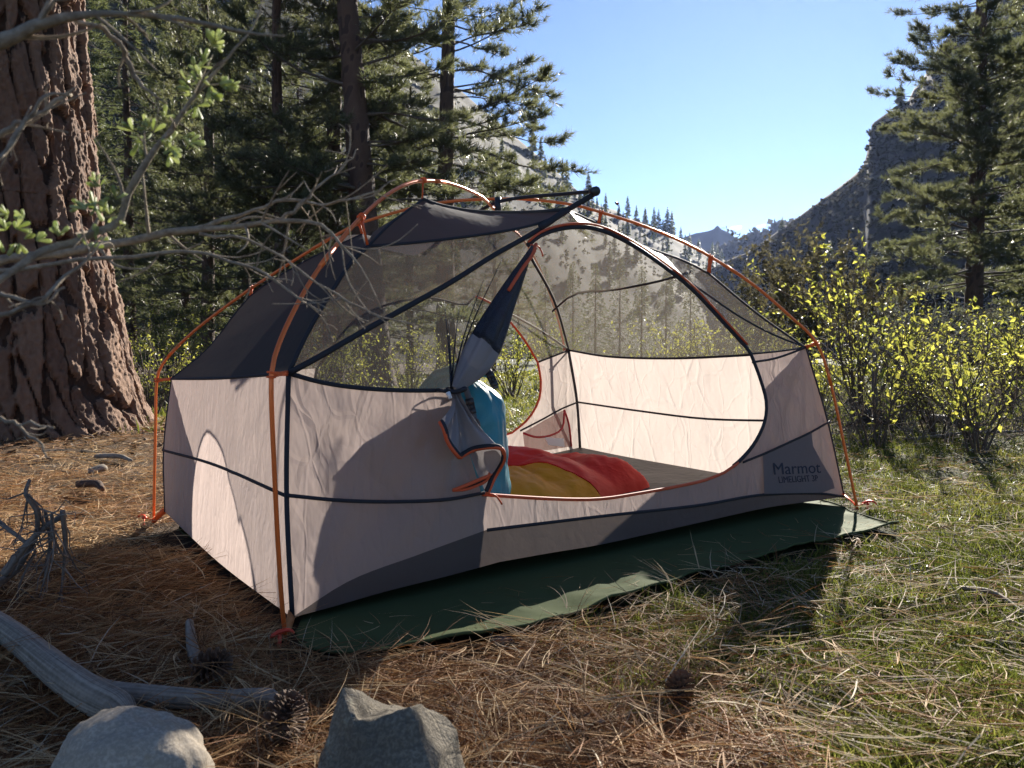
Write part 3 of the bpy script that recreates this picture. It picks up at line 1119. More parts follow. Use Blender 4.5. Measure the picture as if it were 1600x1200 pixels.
def panel(boundary, step=0.04, wrinkle=0.0, wfreq=6.0, seed=0.0, sag=None, lines=None, lin_amp=0.0):
    """a sheet of cloth stretched over a closed 3D outline (soap film), with soft folds"""
    B = np.asarray(boundary)
    c = B.mean(axis=0)
    U_, S_, Vt = np.linalg.svd(B - c)
    e1, e2, nrm = Vt[0], Vt[1], Vt[2]
    if np.dot(nrm, EYE - c) < 0:
        nrm = -nrm
    p2 = np.stack([(B - c) @ e1, (B - c) @ e2], 1)
    # interior grid
    lo, hi = p2.min(0), p2.max(0)
    xs = np.arange(lo[0] + step * .5, hi[0], step)
    ys = np.arange(lo[1] + step * .5, hi[1], step)
    g = np.stack(np.meshgrid(xs, ys), -1).reshape(-1, 2)
    g = g + np.random.default_rng(int(seed * 10) + 1).uniform(-.15, .15, g.shape) * step

    def inside(q):
        x, y = q[:, 0], q[:, 1]
        r = np.zeros(len(q), bool)
        n = len(p2)
        for i in range(n):
            x1, y1 = p2[i]
            x2, y2 = p2[(i + 1) % n]
            cnd = (y1 > y) != (y2 > y)
            with np.errstate(divide='ignore', invalid='ignore'):
                r ^= cnd & (x < (x2 - x1) * (y - y1) / (y2 - y1) + x1)
        return r

    def dist_to_edge(q):
        d = np.full(len(q), 1e9)
        n = len(p2)
        for i in range(n):
            a, b = p2[i], p2[(i + 1) % n]
            ab = b - a
            t = np.clip(((q - a) @ ab) / (ab @ ab + 1e-12), 0, 1)
            d = np.minimum(d, np.linalg.norm(q - (a + t[:, None] * ab), axis=1))
        return d
    if len(g):
        g = g[inside(g)]
    if len(g):
        g = g[dist_to_edge(g) > step * 0.45]
    nb = len(p2)
    allp = np.vstack([p2, g]) if len(g) else p2
    edges = [(i, (i + 1) % nb) for i in range(nb)]
    vo, eo, fo, ov, oe, of = delaunay_2d_cdt([Vector(p) for p in allp], edges, [], 1, 1e-7)
    vo = np.array([tuple(v) for v in vo])
    fo = np.array([f for f in fo if len(f) == 3])
    # offsets off the plane: fixed on the outline, smooth inside
    off = np.zeros(len(vo))
    fixed = np.zeros(len(vo), bool)
    ob = (B - c) @ nrm
    for i, src in enumerate(ov):
        s = [k for k in src if k < nb]
        if s:
            off[i] = ob[s[0]]
            fixed[i] = True
    E = np.unique(np.sort(np.vstack([fo[:, [0, 1]], fo[:, [1, 2]], fo[:, [2, 0]]]), axis=1), axis=0)
    deg = np.bincount(E.ravel(), minlength=len(vo)).astype(float)
    deg[deg == 0] = 1
    # start from inverse distance weights
    fr = ~fixed
    if fr.any():
        D = np.linalg.norm(vo[fr][:, None, :] - p2[None, :, :], axis=2) + 1e-6
        W = 1 / D ** 3
        off[fr] = (W * ob[None, :]).sum(1) / W.sum(1)
        for it in range(160):
            s = np.bincount(E[:, 0], weights=off[E[:, 1]], minlength=len(vo)) + np.bincount(E[:, 1], weights=off[E[:, 0]], minlength=len(vo))
            off = np.where(fixed, off, s / deg)
        de = dist_to_edge(vo)
        fall = sstep(0, 0.12, de)
        if wrinkle:
            w = vfbm(vo[:, 0] * wfreq + seed * 3.1, vo[:, 1] * wfreq * 0.6 + seed, seed, 3)
            off = off + wrinkle * w * fall
        if lines is not None:
            # tension folds that run from a corner point
            for (cp, freq, amp) in lines:
                q = np.array([(np.asarray(cp) - c) @ e1, (np.asarray(cp) - c) @ e2])
                dv = vo - q
                ang = np.arctan2(dv[:, 1], dv[:, 0])
                rr = np.linalg.norm(dv, axis=1)
                off = off + amp * np.sin(ang * freq + 2 * vnoise(ang * 3, 0 * ang + seed)) * fall * np.exp(-rr / 0.45) * sstep(0, .1, rr)
        if sag is not None:
            off = off + sag * sstep(0, 0.5, de)
    P = c + vo[:, :1] * e1 + vo[:, 1:] * e2 + off[:, None] * nrm
    # faces towards the camera side
    a, b, d = P[fo[:, 0]], P[fo[:, 1]], P[fo[:, 2]]
    nn = np.cross(b - a, d - a)
    flip = (nn @ nrm) < 0
    fo[flip] = fo[flip][:, ::-1]
    return P, fo


M_WALL = fabric_mat('wall_nylon', (0.33, 0.285, 0.275), (0.41, 0.335, 0.31), trans=0.52, wrinkle=0.85, wscale=12, stretch=(1, 1, 0.4), rough=0.5, wdist=0.02, crumple=1.0)
M_WALLL = fabric_mat('side_wall_nylon', (0.33, 0.285, 0.275), (0.41, 0.335, 0.31), trans=0.52, wrinkle=1.0, wscale=24, stretch=(1, .75, 0.36), rough=0.5, wdist=0.022, crumple=.6)
M_WALL2 = fabric_mat('end_wall_nylon', (0.37, 0.325, 0.31), (0.42, 0.365, 0.335), trans=0.55, wrinkle=0.8, wscale=9, stretch=(1, 1, 0.5), rough=0.5, wdist=0.02, crumple=1.3)
M_TUB = fabric_mat('floor_nylon', (0.075, 0.066, 0.066), (0.13, 0.108, 0.10), trans=0.35, wrinkle=0.8, wscale=14, rough=0.45, wdist=0.008)
M_FLOOR = fabric_mat('dark_floor_nylon', (0.055, 0.049, 0.050), (0.04, 0.035, 0.035), trans=0.05, wrinkle=0.9, wscale=10, rough=0.5, wdist=0.015)
M_ROOF = fabric_mat('charcoal_nylon', (0.070, 0.066, 0.066), (0.14, 0.13, 0.13), trans=0.42, wrinkle=0.4, wscale=9, rough=0.6, spec=0.2)
M_END = fabric_mat('charcoal_end_nylon', (0.058, 0.052, 0.050), (0.06, 0.054, 0.052), trans=0.25, wrinkle=0.5, wscale=9, rough=0.75, spec=0.08)
M_NET = net_mat('mesh_netting', (0.12, 0.112, 0.10), 0.46, (0.145, 0.128, 0.102))
M_NET2 = net_mat('dense_mesh_netting', (0.115, 0.105, 0.092), 0.62, (0.15, 0.13, 0.10))
M_NETD = net_mat('bundled_netting', (0.02, 0.028, 0.05), 0.9, (0.02, 0.025, 0.04))
M_TAPE = plain_mat('navy_tape', (0.026, 0.026, 0.032), 0.7, spec=0.25)
M_ZIP = plain_mat('orange_zipper', (0.62, 0.10, 0.035), 0.55, spec=0.3)
M_POLE = plain_mat('orange_pole', (0.80, 0.17, 0.035), 0.32, 0.35, spec=0.5)
M_CLIP = plain_mat('orange_clip', (0.85, 0.13, 0.03), 0.5, spec=0.3)
M_BLACK = plain_mat('black_plastic', (0.015, 0.015, 0.018), 0.4)
M_FLAP = fabric_mat('flap_nylon', (0.27, 0.25, 0.26), (0.25, 0.225, 0.22), trans=0.3, wrinkle=0.4, wscale=16, rough=0.5)
M_DOUBLED_SHADE = fabric_mat('doubled_shade_nylon', (0.21, 0.185, 0.19), (0.24, 0.20, 0.19), trans=0.45, wrinkle=0.4, wscale=12)  # wall cloth darkened in colour to stand for the shade of a double layer
M_PRINT = plain_mat('print_ink', (0.03, 0.035, 0.055), 0.7, spec=0.2)
M_REDNET = net_mat('pocket_netting', (0.24, 0.10, 0.09), 0.75, (0.4, 0.2, 0.18))
M_REDTRIM = plain_mat('red_trim', (0.40, 0.025, 0.03), 0.6)
M_WHITE = plain_mat('care_label', (0.7, 0.7, 0.7), 0.6)

tent = thing('tent', 'pink and charcoal dome tent with orange poles and its front door open', 'tent', tuple(T(.5, .5, 0)))
O_T = ORIGIN['tent']


def cloth(name, boundary, mat, **kw):
    P, f = panel(boundary, **kw)
    me = mesh_np(name, P - O_T, f, None, [mat], True)
    return put(name, me, tent)


def tape(name, pts, r=0.008, mat=None, flat=None, parent=None, sides=6):
    mb = MB()
    mb.tube(pts, r * (.74 if name == 'seam_tape' else 1), sides, True, flat)
    return part(name, mb, mat or M_TAPE, parent or tent)


NF = -(EV / np.linalg.norm(EV))          # outward normal of the front
NR = EU / np.linalg.norm(EU)             # outward normal of the right end

wf = pv(0.04, 0.10)                      # front lower wall
FLf, FRf = wf(456, 965), wf(1318, 776)
FLt, FRt = wf(450, 583), wf(1258, 543)
BLf, BRf = pv(.95)(258, 800), pv(.95)(907, 699)
BLt, BRt = pv(.93)(268, 592), pv(.92)(889, 547)
SA, SB = pA(575, 385), pB(566, 366)
P1, P2 = pA(660, 312), pB(1107, 427)
BF = pv(.17)(885, 328)
pf = plane3(FLt, FRt, BF)                # front upper plane
P3 = pB(925, 350)

# ---- outlines
front_bottom_l = crv([(456, 965), (520, 948), (600, 925), (700, 900), (781, 878)], wf, 18)
front_bottom_r = crv([(781, 878), (860, 864), (933, 852), (1020, 833), (1100, 815), (1200, 793), (1270, 783), (1318, 776)], wf, 26)
tub_l = crv([(456, 965), (545, 908), (650, 868), (760, 828)], wf, 16)
tub_r = crv([(760, 828), (850, 817), (933, 807), (1100, 788), (1160, 777), (1190, 773), (1281, 771), (1318, 776)], wf, 28)
sill = crv([(752, 772), (790, 775), (887, 780), (940, 779), (1000, 770), (1060, 759), (1100, 750), (1130, 738)], wf, 22)
door_low = crv([(1130, 738), (1152, 722), (1178, 692), (1194, 657), (1196, 628), (1186, 590), (1172, 553)], wf, 22)
door_top = np.vstack([crv([(1172, 553), (1150, 523)], pf, 3)[:1] * 0 + wf(1172, 553), crv([(1165, 543), (1130, 505), (1080, 452), (1030, 412), (980, 379), (935, 359), (900, 355), (865, 360), (840, 370), (823, 384)], pf, 32)])
APEX = door_top[-1]
KNOT = wf(702, 610)
wall_top_l = crv([(450, 583), (500, 597), (560, 606), (630, 610), (702, 610)], wf, 16)
wall_top_r = crv([(1172, 553), (1215, 549), (1258, 543)], wf, 6)
slack = crv([(823, 384), (790, 445), (748, 530), (718, 580), (702, 610)], lambda x, y: pf(x, y) - NF * 0.012 * 0, 14)
slack[-1] = KNOT
seam_front = crv([(575, 385), (640, 380), (720, 371), (800, 359), (850, 346), (885, 328)], pf, 18)
seam_front[0], seam_front[-1] = SA, BF
edge_fl = spline([FLt, pf(480, 520), pf(520, 452), pf(550, 408), SA], 14)
hipA = spline([SA, pA(607, 352), pA(635, 330), P1], 8)
ridge = spline([P1, 0.5 * (P1 + BF) + np.array([0, 0, -0.035]) + 0 * UP, BF], 12)
# silver front edge follows the photograph between the roof peak and the brow
_e = [(660, 312), (690, 322), (740, 331), (800, 333), (850, 331), (885, 328)]
ridge = np.array([plane3(P1, BF, T(.35, .5, 1.2))(*p) for p in _e])
ridge[0], ridge[-1] = P1, BF
ridge = spline(ridge, 14)
rightB = spline([BF, P3, pB(1000, 383), pB(1070, 408), P2], 18)
hipR = spline([P2, P2 * .5 + FRt * .5 + NF * 0 - UP * .012, FRt], 12)
corner_fl = spline([FLf, wf(447, 773), FLt], 16)
corner_fr = spline([FRf, wf(1292, 658), FRt], 12)
corner_bl = spline([BLf, pv(.95)(256, 703), BLt], 12)
corner_br = spline([BRf, pv(.935)(902, 625), BRt], 12)
left_bottom = spline([FLf, (FLf * .55 + BLf * .45) - UP * .02, BLf], 14)
left_top = spline([BLt, BLt * .5 + FLt * .5 - UP * .006, FLt], 14)
left_edge_b = spline([BLt, pB(325, 545), pB(368, 490), pB(392, 462), pB(470, 412), SB], 16)
left_cross = spline([SB, SB * .5 + SA * .5 - UP * .02, SA], 6)

# back: mirror image of the front, as far as one can see it through the netting
wb = pv(.95, .91)
B1 = T(.25, .75, 1.23)
BB = T(.45, .83, 1.22)
A2 = pA(826, 396)
A3 = pA(780, 345)
hole_r = spline([wb(742, 462), wb(768, 474), wb(792, 497), wb(822, 535), wb(840, 566)], 12)
hole_r2 = spline([wb(840, 566), wb(845, 595), wb(842, 625), wb(825, 655), wb(800, 676)], 10)
HL_b = T(.32, .945, .24)
hole_bot = spline([wb(800, 676), T(.6, .945, .21), T(.45, .945, .21), HL_b], 10)
hole_l = spline([HL_b, T(.27, .935, .42), T(.28, .925, .66)], 8)
hole_l2 = spline([T(.28, .925, .66), T(.36, .91, .90), T(.5, .895, 1.0), T(.6, .9, .97), wb(742, 462)], 14)
back_bottom = spline([BLf, T(.5, .96, .05), BRf], 20)
back_top_l = spline([BLt, T(.28, .925, .66)], 6)
back_top_r = spline([wb(840, 566), BRt], 5)
backA = spline([BRt, pA(866, 470), A2], 10)

# right end
pr = plane3(BRf, FRf, (BRt + FRt) / 2)
right_bottom = spline([BRf, pr(975, 713), pr(1060, 728), pr(1150, 744), FRf], 20)
right_top = spline([BRt, pr(950, 557), pr(1050, 560), pr(1130, 557), pr(1200, 552), FRt], 22)
right_roof = spline([A2, A2 * .5 + P2 * .5 + UP * 0.0, P2], 14)

# ---- walls
cloth('floor', cat(front_bottom_l, front_bottom_r, right_bottom[::-1], back_bottom[::-1], left_bottom[::-1]), M_FLOOR, step=.06, wrinkle=.012, wfreq=5, seed=1)
cloth('wall_panel', cat(left_bottom, corner_bl, left_top, corner_fl[::-1]), M_WALLL, step=.035, wrinkle=.006, wfreq=5, seed=2, lines=[(BLt, 16, .006), (FLt, 14, .005), (FLf, 10, .008)])
cloth('wall_panel', cat(tub_l, spline([wf(760, 828), wf(757, 800), wf(752, 772)], 4), spline([wf(752, 772), wf(728, 690), KNOT], 8), wall_top_l[::-1], corner_fl[::-1]), M_WALL, step=.035, wrinkle=.007, wfreq=4, seed=3, lines=[(FLt, 14, .010), (FLf, 14, .016), (KNOT, 16, .014)])
cloth('wall_panel', cat(sill, door_low, wall_top_r, corner_fr[::-1], tub_r[::-1], spline([wf(760, 828), wf(757, 800), wf(752, 772)], 4)), M_WALL, step=.03, wrinkle=.006, wfreq=5, seed=4, lines=[(FRt, 18, .012), (FRf, 14, .004), (wf(1172, 553), 14, .008)])
cloth('tub_wall', cat(front_bottom_l, front_bottom_r, tub_r[::-1], tub_l[::-1]), M_TUB, step=.03, wrinkle=.01, wfreq=9, seed=5)
cloth('wall_panel', cat(right_bottom, corner_fr, right_top[::-1], corner_br[::-1]), M_WALL2, step=.04, wrinkle=.006, wfreq=5, seed=6, lines=[(BRt, 10, .006), (FRt, 10, .006), (BRf, 10, .006)])
cloth('wall_panel', cat(back_bottom, corner_br, back_top_r[::-1], hole_r2, hole_bot, hole_l, back_top_l[::-1], corner_bl[::-1]), M_WALL2, step=.05, wrinkle=.006, wfreq=4, seed=7)
# ---- upper parts
cloth('end_panel', cat(left_top, edge_fl, left_cross[::-1], left_edge_b[::-1]), M_END, step=.04, wrinkle=.004, wfreq=3, seed=8, sag=-.02)
diag = crv([(450, 583), (505, 553), (560, 521), (630, 482), (700, 443), (770, 399), (820, 371), (862, 345), (885, 328)], pf, 26)
diag[0], diag[-1] = FLt, BF
cloth('mesh_panel', cat(edge_fl, seam_front, diag[::-1]), M_NET2, step=.035, wrinkle=.005, wfreq=3, seed=9)
cloth('mesh_panel', cat(diag, spline([BF, pf(862, 352), APEX], 5), slack, wall_top_l[::-1]), M_NET, step=.035, wrinkle=.006, wfreq=3, seed=21, lines=[(KNOT, 26, .010)])
cloth('mesh_panel', cat(door_top[::1], spline([APEX, pf(862, 352), BF], 5), rightB, hipR, wall_top_r[::-1]), M_NET, step=.035, wrinkle=.004, wfreq=4, seed=10)
cloth('roof_panel', cat(hipA, ridge, seam_front[::-1]), M_ROOF, step=.035, wrinkle=.005, wfreq=4, seed=11)
cloth('roof_panel', cat(left_cross[::-1], spline([SB, B1], 4), spline([B1, BB - UP * .03], 8), spline([BB - UP * .03, T(.46, .5, 1.25), BF], 10), ridge[::-1], hipA[::-1]), M_ROOF, step=.05, wrinkle=.006, wfreq=4, seed=12)
cloth('mesh_panel', cat(spline([BF, T(.46, .5, 1.25), BB - UP * .03], 10), spline([BB - UP * .03, A3 - UP * .02, A2], 8), right_roof, rightB[::-1]), M_NET, step=.05, wrinkle=.005, wfreq=4, seed=13)
cloth('mesh_panel', cat(right_top, hipR[::-1], right_roof[::-1], backA[::-1]), M_NET, step=.05, wrinkle=.008, wfreq=3, seed=14)
cloth('mesh_panel', cat(back_top_l, hole_l2, hole_r, back_top_r, backA, spline([A2, A3 - UP * .02, BB - UP * .03], 8), spline([BB - UP * .03, B1], 8), spline([B1, SB], 4), left_edge_b[::-1]), M_NET, step=.06, wrinkle=.008, wfreq=3, seed=15)

# ---- dark overlay behind the print: shade of the doubled cloth put into colour
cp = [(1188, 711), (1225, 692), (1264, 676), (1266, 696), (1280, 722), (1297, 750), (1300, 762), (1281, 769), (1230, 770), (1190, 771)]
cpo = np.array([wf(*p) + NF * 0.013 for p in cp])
cloth('doubled_cloth_shade', cat(*[line(cpo[q], cpo[(q + 1) % len(cpo)], 5) for q in range(len(cpo))]), M_DOUBLED_SHADE, step=.02, wrinkle=.001, seed=16)


def lettering(text, x0, x1, ybase, yraise, height_px, bold):
    cu = bpy.data.curves.new('lettering', 'FONT')
    cu.body = text
    cu.size = 1.0
    cu.offset = bold
    cu.extrude = 0.004
    tmp = bpy.data.objects.new('lettering_source', cu)
    COL.objects.link(tmp)
    bpy.context.view_layer.update()
    me = bpy.data.meshes.new_from_object(tmp.evaluated_get(bpy.context.evaluated_depsgraph_get()))
    bpy.data.objects.remove(tmp)
    bpy.data.curves.remove(cu)
    co = np.empty(len(me.vertices) * 3, dtype=np.float32)
    me.vertices.foreach_get('co', co)
    co = co.reshape(-1, 3)
    lo, hi = co.min(0), co.max(0)
    a, b = wf(x0, ybase), wf(x1, yraise)
    top = wf(x0 - 2, ybase - height_px)
    ex, ey = (b - a), (top - a)
    base = 0.0
    s = (co[:, 0] - lo[0]) / (hi[0] - lo[0])
    t = (co[:, 1] - base) / (hi[1] - base)
    P = a + s[:, None] * ex + t[:, None] * ey + NF * (0.0150 + co[:, 2:3] * 0.1)
    me.vertices.foreach_set('co', (P - O_T).astype(np.float32).ravel())
    me.update()
    me.materials.clear()
    me.materials.append(M_PRINT)
    return put('lettering', me, tent)


lettering('Marmot', 1205, 1278, 741, 738, 18, 0.0)
lettering('LIMELIGHT 3P', 1213, 1274, 754, 751, 10, 0.0)

# ---- seams
o3 = NF * 0.004
tape('seam_tape', corner_fl + o3, .010, flat=(NF, .4))
tape('seam_tape', corner_fr + o3, .007, flat=(NF, .4))
tape('seam_tape', corner_br - NR * .006 + NF * .004, .015, flat=(NF, .3))
tape('seam_tape', corner_bl, .006)
tape('seam_tape', left_top, .007)
tape('seam_tape', spline([wf(447, 773), pv(.5)(0, 0) * 0 + (FLf * .5 + BLf * .5) * .48 + (FLt * .5 + BLt * .5) * .52 + UP * -.012, pv(.95)(256, 703)], 16) - NR * .006, .008, flat=(NR, .4))
tape('seam_tape', crv([(447, 773), (530, 781), (620, 783), (700, 779), (754, 769)], wf, 16) + o3 * 3, .008, flat=(NF, .4))
tape('seam_tape', wall_top_l + o3, .010, flat=(NF, .4))
tape('seam_tape', wall_top_r + o3, .006, flat=(NF, .4))
tape('seam_tape', tub_r + o3, .008, flat=(NF, .4))
tape('seam_tape', crv([(1156, 722), (1188, 709), (1230, 690), (1264, 674), (1292, 658)], wf, 14) + NF * .015, .007, flat=(NF, .4))
tape('seam_tape', crv([(1174, 566), (1210, 560), (1258, 543)], wf, 8) + o3, .007, flat=(NF, .4))
tape('seam_tape', seam_front + o3, .007, flat=(NF, .4))
tape('seam_tape', edge_fl + o3, .009, flat=(NF, .4))
tape('seam_tape', diag + NF * .008, .013, flat=(NF, .35))
tape('seam_tape', rightB, .007)
tape('seam_tape', hipR, .007)
tape('seam_tape', crv([(1040, 418), (1092, 452), (1150, 492), (1205, 522), (1258, 543)], pf, 14) + o3, .006, flat=(NF, .4))
tape('seam_tape', ridge, .012, mat=M_ROOF)
tape('seam_tape', hipA, .006)
tape('seam_tape', left_edge_b, .006)
tape('seam_tape', right_top - NR * .004, .009, flat=(NR, .4))
tape('seam_tape', spline([pr(902, 628), pr(1000, 642), pr(1100, 654), pr(1197, 657), pr(1288, 657)], 16) - NR * .006, .008, flat=(NR, .4))
tape('seam_tape', spline([wb(903, 628), wb(878, 638), wb(845, 656), wb(812, 673)], 8) + NF * .006, .008, flat=(NF, .4))
tape('seam_tape', spline([wb(742, 462) * .3 + wb(792, 487) * .7, wb(845, 517), BRt], 8), .009)
tape('seam_tape', backA - NR * .004 + NF * .006, .014, flat=(NF, .3))
tape('seam_tape', back_top_r, .008)
pe = plane3(BRt, FRt, (A2 + P2) / 2)
tape('seam_tape', spline([A2 * .45 + BRt * .55, pe(900, 459), pe(960, 453), pe(1037, 438), pe(1080, 425)], 12) - NR * .004, .008, flat=(NR, .4))
tape('seam_tape', spline([BF, BF * .3 + P3 * .7 + UP * .01, pB(1000, 383)], 6), .006)
# ---- zippers
tape('zipper', np.vstack([sill, door_low[1:4]]) + NF * .006, .006, M_ZIP)
tape('seam_tape', np.vstack([door_low[2:], door_top[1:]]) + NF * .004, .012, flat=(NF, .5))
tape('zipper', door_top[1:] + NF * .010 + UP * .012, .0045, M_ZIP)
tape('zipper', np.vstack([hole_r, hole_r2[1:], hole_bot[1:]]), .007, M_ZIP)
tape('seam_tape', np.vstack([hole_l, hole_l2[1:]]), .008)
tape('zipper', crv([(823, 384), (818, 400), (803, 420), (790, 440), (780, 456)], pf, 8) + NF * .055, .006, M_ZIP)
tape('pull_cord', spline([APEX + NF * .02, pf(832, 386) + NF * .03, pf(838, 394) + NF * .03, pf(840, 402) + NF * .03], 8), .003, M_ZIP)
tape('pull_cord', spline([wf(754, 770) + NF * .02, wf(764, 771) + NF * .03, wf(772, 779) + NF * .03, wf(776, 786) + NF * .03], 8), .003, M_ZIP)

# ---- door flap: bundled netting above, nylon below, tied at the knot and hanging down
cl = [(824, 386, 4), (815, 405, 11), (800, 435, 20), (783, 470, 30), (765, 508, 40), (748, 542, 46), (732, 570, 40), (716, 592, 25), (704, 608, 11)]
mbs = [MB(), MB()]
S = 28
cs = spline([(*(pf(x, y) if y < 560 else wf(x, y)), w / F * 2.35) for x, y, w in cl], 34)
ringV = []
for i, row in enumerate(cs):
    c, wd = row[:3], row[3]
    t = cs[min(i + 1, 33)][:3] - cs[max(i - 1, 0)][:3]
    t /= np.linalg.norm(t)
    side = np.cross(t, NF)
    side /= np.linalg.norm(side)
    k = i / 33
    ring = []
    for j in range(S):
        a = 2 * math.pi * j / S
        pl = 1 + (.13 * math.sin(5 * a + 3 * k) + .09 * math.sin(9 * a - 2 * k + 1)) * sstep(0, .25, k)
        ring.append(c + NF * 0.03 + side * math.cos(a) * wd * .62 * pl + NF * math.sin(a) * wd * .42 * pl)
    ringV.append(ring)
ringV = np.array(ringV)
cut = 23
for mbx, lo, hi in ((mbs[0], 0, cut), (mbs[1], cut - 1, 33)):
    n = hi - lo + 1
    V = ringV[lo:hi + 1].reshape(-1, 3)
    i = np.arange(n - 1)[:, None] * S
    j = np.arange(S)[None, :]
    k = (j + 1) % S
    mbx.add(V, None, np.stack([i + j, i + k, i + S + k, i + S + j], -1).reshape(-1, 4))
flap = part('door_flap', mbs[1], M_FLAP, tent)
part('mesh_bundle', mbs[0], M_NETD, flap)
# skirt below the knot
bot = [(671, 657, .05), (676, 676, .07), (686, 697, .085), (700, 711, .07), (714, 709, .045), (728, 700, .04), (742, 695, .075), (755, 697, .10), (764, 710, .085), (766, 730, .06), (759, 752, .045), (752, 770, .02)]
botp = spline([wf(x, y) + NF * d for x, y, d in bot], 56)
topp = np.array([wf(694 + 18 * s, 611 + 2 * math.sin(3 * s)) + NF * (.03 + .012 * math.sin(s * 19)) for s in np.linspace(0, 1, 56)])
NS = 26
rows = []
for i in range(NS):
    t = i / (NS - 1)
    r = topp * (1 - t) + botp * t
    s = np.linspace(0, 1, 56)
    pleat = np.sin(s * 26 + 1.2 * np.sin(3 * s)) * .016 * (t * (1.15 - t)) * 2.2 + .012 * np.sin(s * 11 + 2) * t
    waist = -(s - .45) * .05 * np.sin(math.pi * t)
    r = r + NF * pleat[:, None] + (EU / np.linalg.norm(EU)) * waist[:, None]
    rows.append(r)
rows = np.array(rows)
i = np.arange(NS - 1)[:, None] * 56
j = np.arange(55)[None, :]
mb = MB()
mb.add(rows.reshape(-1, 3), None, np.stack([i + j, i + 56 + j, i + 57 + j, i + 1 + j], -1).reshape(-1, 4))
sk = part('flap_skirt', mb, M_FLAP, tent)
tape('zipper', rows[-1] + NF * .003, .0065, M_ZIP, parent=sk)
tape('binding', rows[-2] * .75 + rows[-1] * .25 + NF * .005, .0065, M_TAPE, parent=sk)
# turned-under tail of the flap
tail = [(699, 764, .03), (716, 756, .04), (735, 747, .045), (752, 738, .05), (757, 728, .04), (750, 748, .035), (735, 757, .03), (716, 763, .03)]
tp = np.array([wf(x, y) + NF * d for x, y, d in tail])
tl = cloth('flap_tail', spline(np.vstack([tp, tp[:1]]), 30)[:-1], M_TAPE, step=.012, seed=17)
tape('zipper', spline(tp[:5], 14) + NF * .003, .0055, M_ZIP, parent=tl)
tape('zipper', spline(np.vstack([tp[4:], tp[:1]]), 12) + NF * .003, .005, M_ZIP, parent=tl)
lin = [(738, 703, .055), (750, 700, .075), (760, 712, .07), (757, 728, .055), (751, 737, .05), (741, 722, .045)]
lp = np.array([wf(x, y) + NF * (d + .012) for x, y, d in lin])
cloth('flap_lining', spline(np.vstack([lp, lp[:1]]), 24)[:-1], M_WALL, step=.012, seed=18)
# tie band and toggle at the knot
mb = MB()
kc = wf(705, 609) + NF * .032
a = np.linspace(0, 2 * math.pi, 16)
su = EU / np.linalg.norm(EU)
mb.tube([kc + su * math.cos(t) * .028 + NF * math.sin(t) * .026 + UP * .004 * math.sin(2 * t) for t in a], .007, 6, True)
mb.tube([wf(690, 611) + NF * .03, wf(680, 609) + NF * .012], .006, 6)
part('tie_band', mb, M_TAPE, tent)
mb = MB()
mb.tube([wf(688, 612) + NF * .045, wf(691, 622) + NF * .05], [.007, .006], 8)
part('toggle', mb, M_WHITE, tent)
# gathered pleats of netting that fan out from the knot
mb = MB()
for (x, y) in [(693, 470), (700, 500), (716, 480), (757, 430), (785, 402)]:
    q = spline([KNOT + NF * .012, pf(702 + (x - 702) * .35, 610 + (y - 610) * .45) + NF * .010, pf(x, y) + NF * .004], 10)
    mb.tube(q, np.linspace(.0042, .0008, 10), 5, True, (NF, .5))
part('mesh_pleats', mb, M_NETD, tent)

# ---- poles
PR = .0062
Apx = [(447, 1000), (442, 960), (435, 860), (428, 720), (424, 620), (424, 585), (431, 551), (462, 480), (500, 417), (540, 366), (566, 338), (600, 308), (630, 290), (655, 283), (690, 284), (722, 293), (752, 307), (784, 326), (813, 357), (840, 398), (868, 460), (888, 530), (895, 560), (901, 620), (907, 700)]
_h = spline([pA(*p) for p in Apx if p[0] < 760], 55)
_M3 = np.linalg.inv(np.stack([EU, EV, UP], 1))
_uvz = (_h - tFL) @ _M3.T
_mir = [T(1 - q[0] - .085 * min(1, max(0, q[2] / .5)), 1 - q[1] + .005, q[2]) for q in _uvz if q[0] < .30][::-1]
Apts = spline(np.vstack([_h, _mir]), 110)
Bpx = [(240, 818), (241, 760), (243, 660), (244, 606), (248, 580), (263, 557), (300, 520), (380, 459), (450, 413), (500, 382), (552, 353), (600, 337), (640, 326), (700, 315), (760, 311), (820, 311), (870, 316), (905, 322), (940, 332), (1000, 351), (1060, 375), (1110, 401), (1180, 447), (1240, 499), (1268, 525), (1284, 552), (1300, 607), (1320, 700), (1340, 797)]
Bpts = spline([pB(*p) for p in Bpx], 120)
for pts, cuts in ((Apts, (24, 42, 62, 84)), (Bpts, (20, 40, 64, 88, 104))):
    mb = MB()
    mb.tube(pts, PR, 10)
    po = part('tent_pole', mb, M_POLE, tent)
    for k in cuts:
        mb = MB()
        mb.tube(pts[k - 1:k + 2], PR * 1.16, 10)
        part('ferrule', mb, M_POLE, po)
brow0, brow1 = pv(.156)(928, 299), T(.5, .844, 1.24)
brow = spline([brow0, (pB(846, 306) * .45 + brow0 * .55), T(.49, .5, 1.355), T(.5, .7, 1.31), brow1], 24)
mb = MB()
mb.tube(brow, .0075, 8)
bp = part('ridge_pole', mb, M_TAPE, tent)
mb = MB()
d = brow[0] - brow[2]
d /= np.linalg.norm(d)
mb.tube([brow[0] - d * .02, brow[0] - d * .015, brow[0] + d * .022, brow[0] + d * .026], [.010, .016, .018, .010], 10)
part('end_cap', mb, M_BLACK, bp)
mb = MB()
mb.tube(spline([brow[0] - UP * .01, pv(.158)(912, 313), pv(.165)(895, 323), BF], 8), .011, 6, True, (NF, .4))
mb.tube(spline([BF, pf(866, 340), pf(840, 357)], 8) + NF * .012, .013, 6, True, (NF, .4))
part('webbing_strap', mb, M_TAPE, tent)
mb = MB()
mb.tube([T(.49, .5, 1.375), T(.49, .5, 1.30)], .014, 10)
part('pole_hub', mb, M_BLACK, tent)

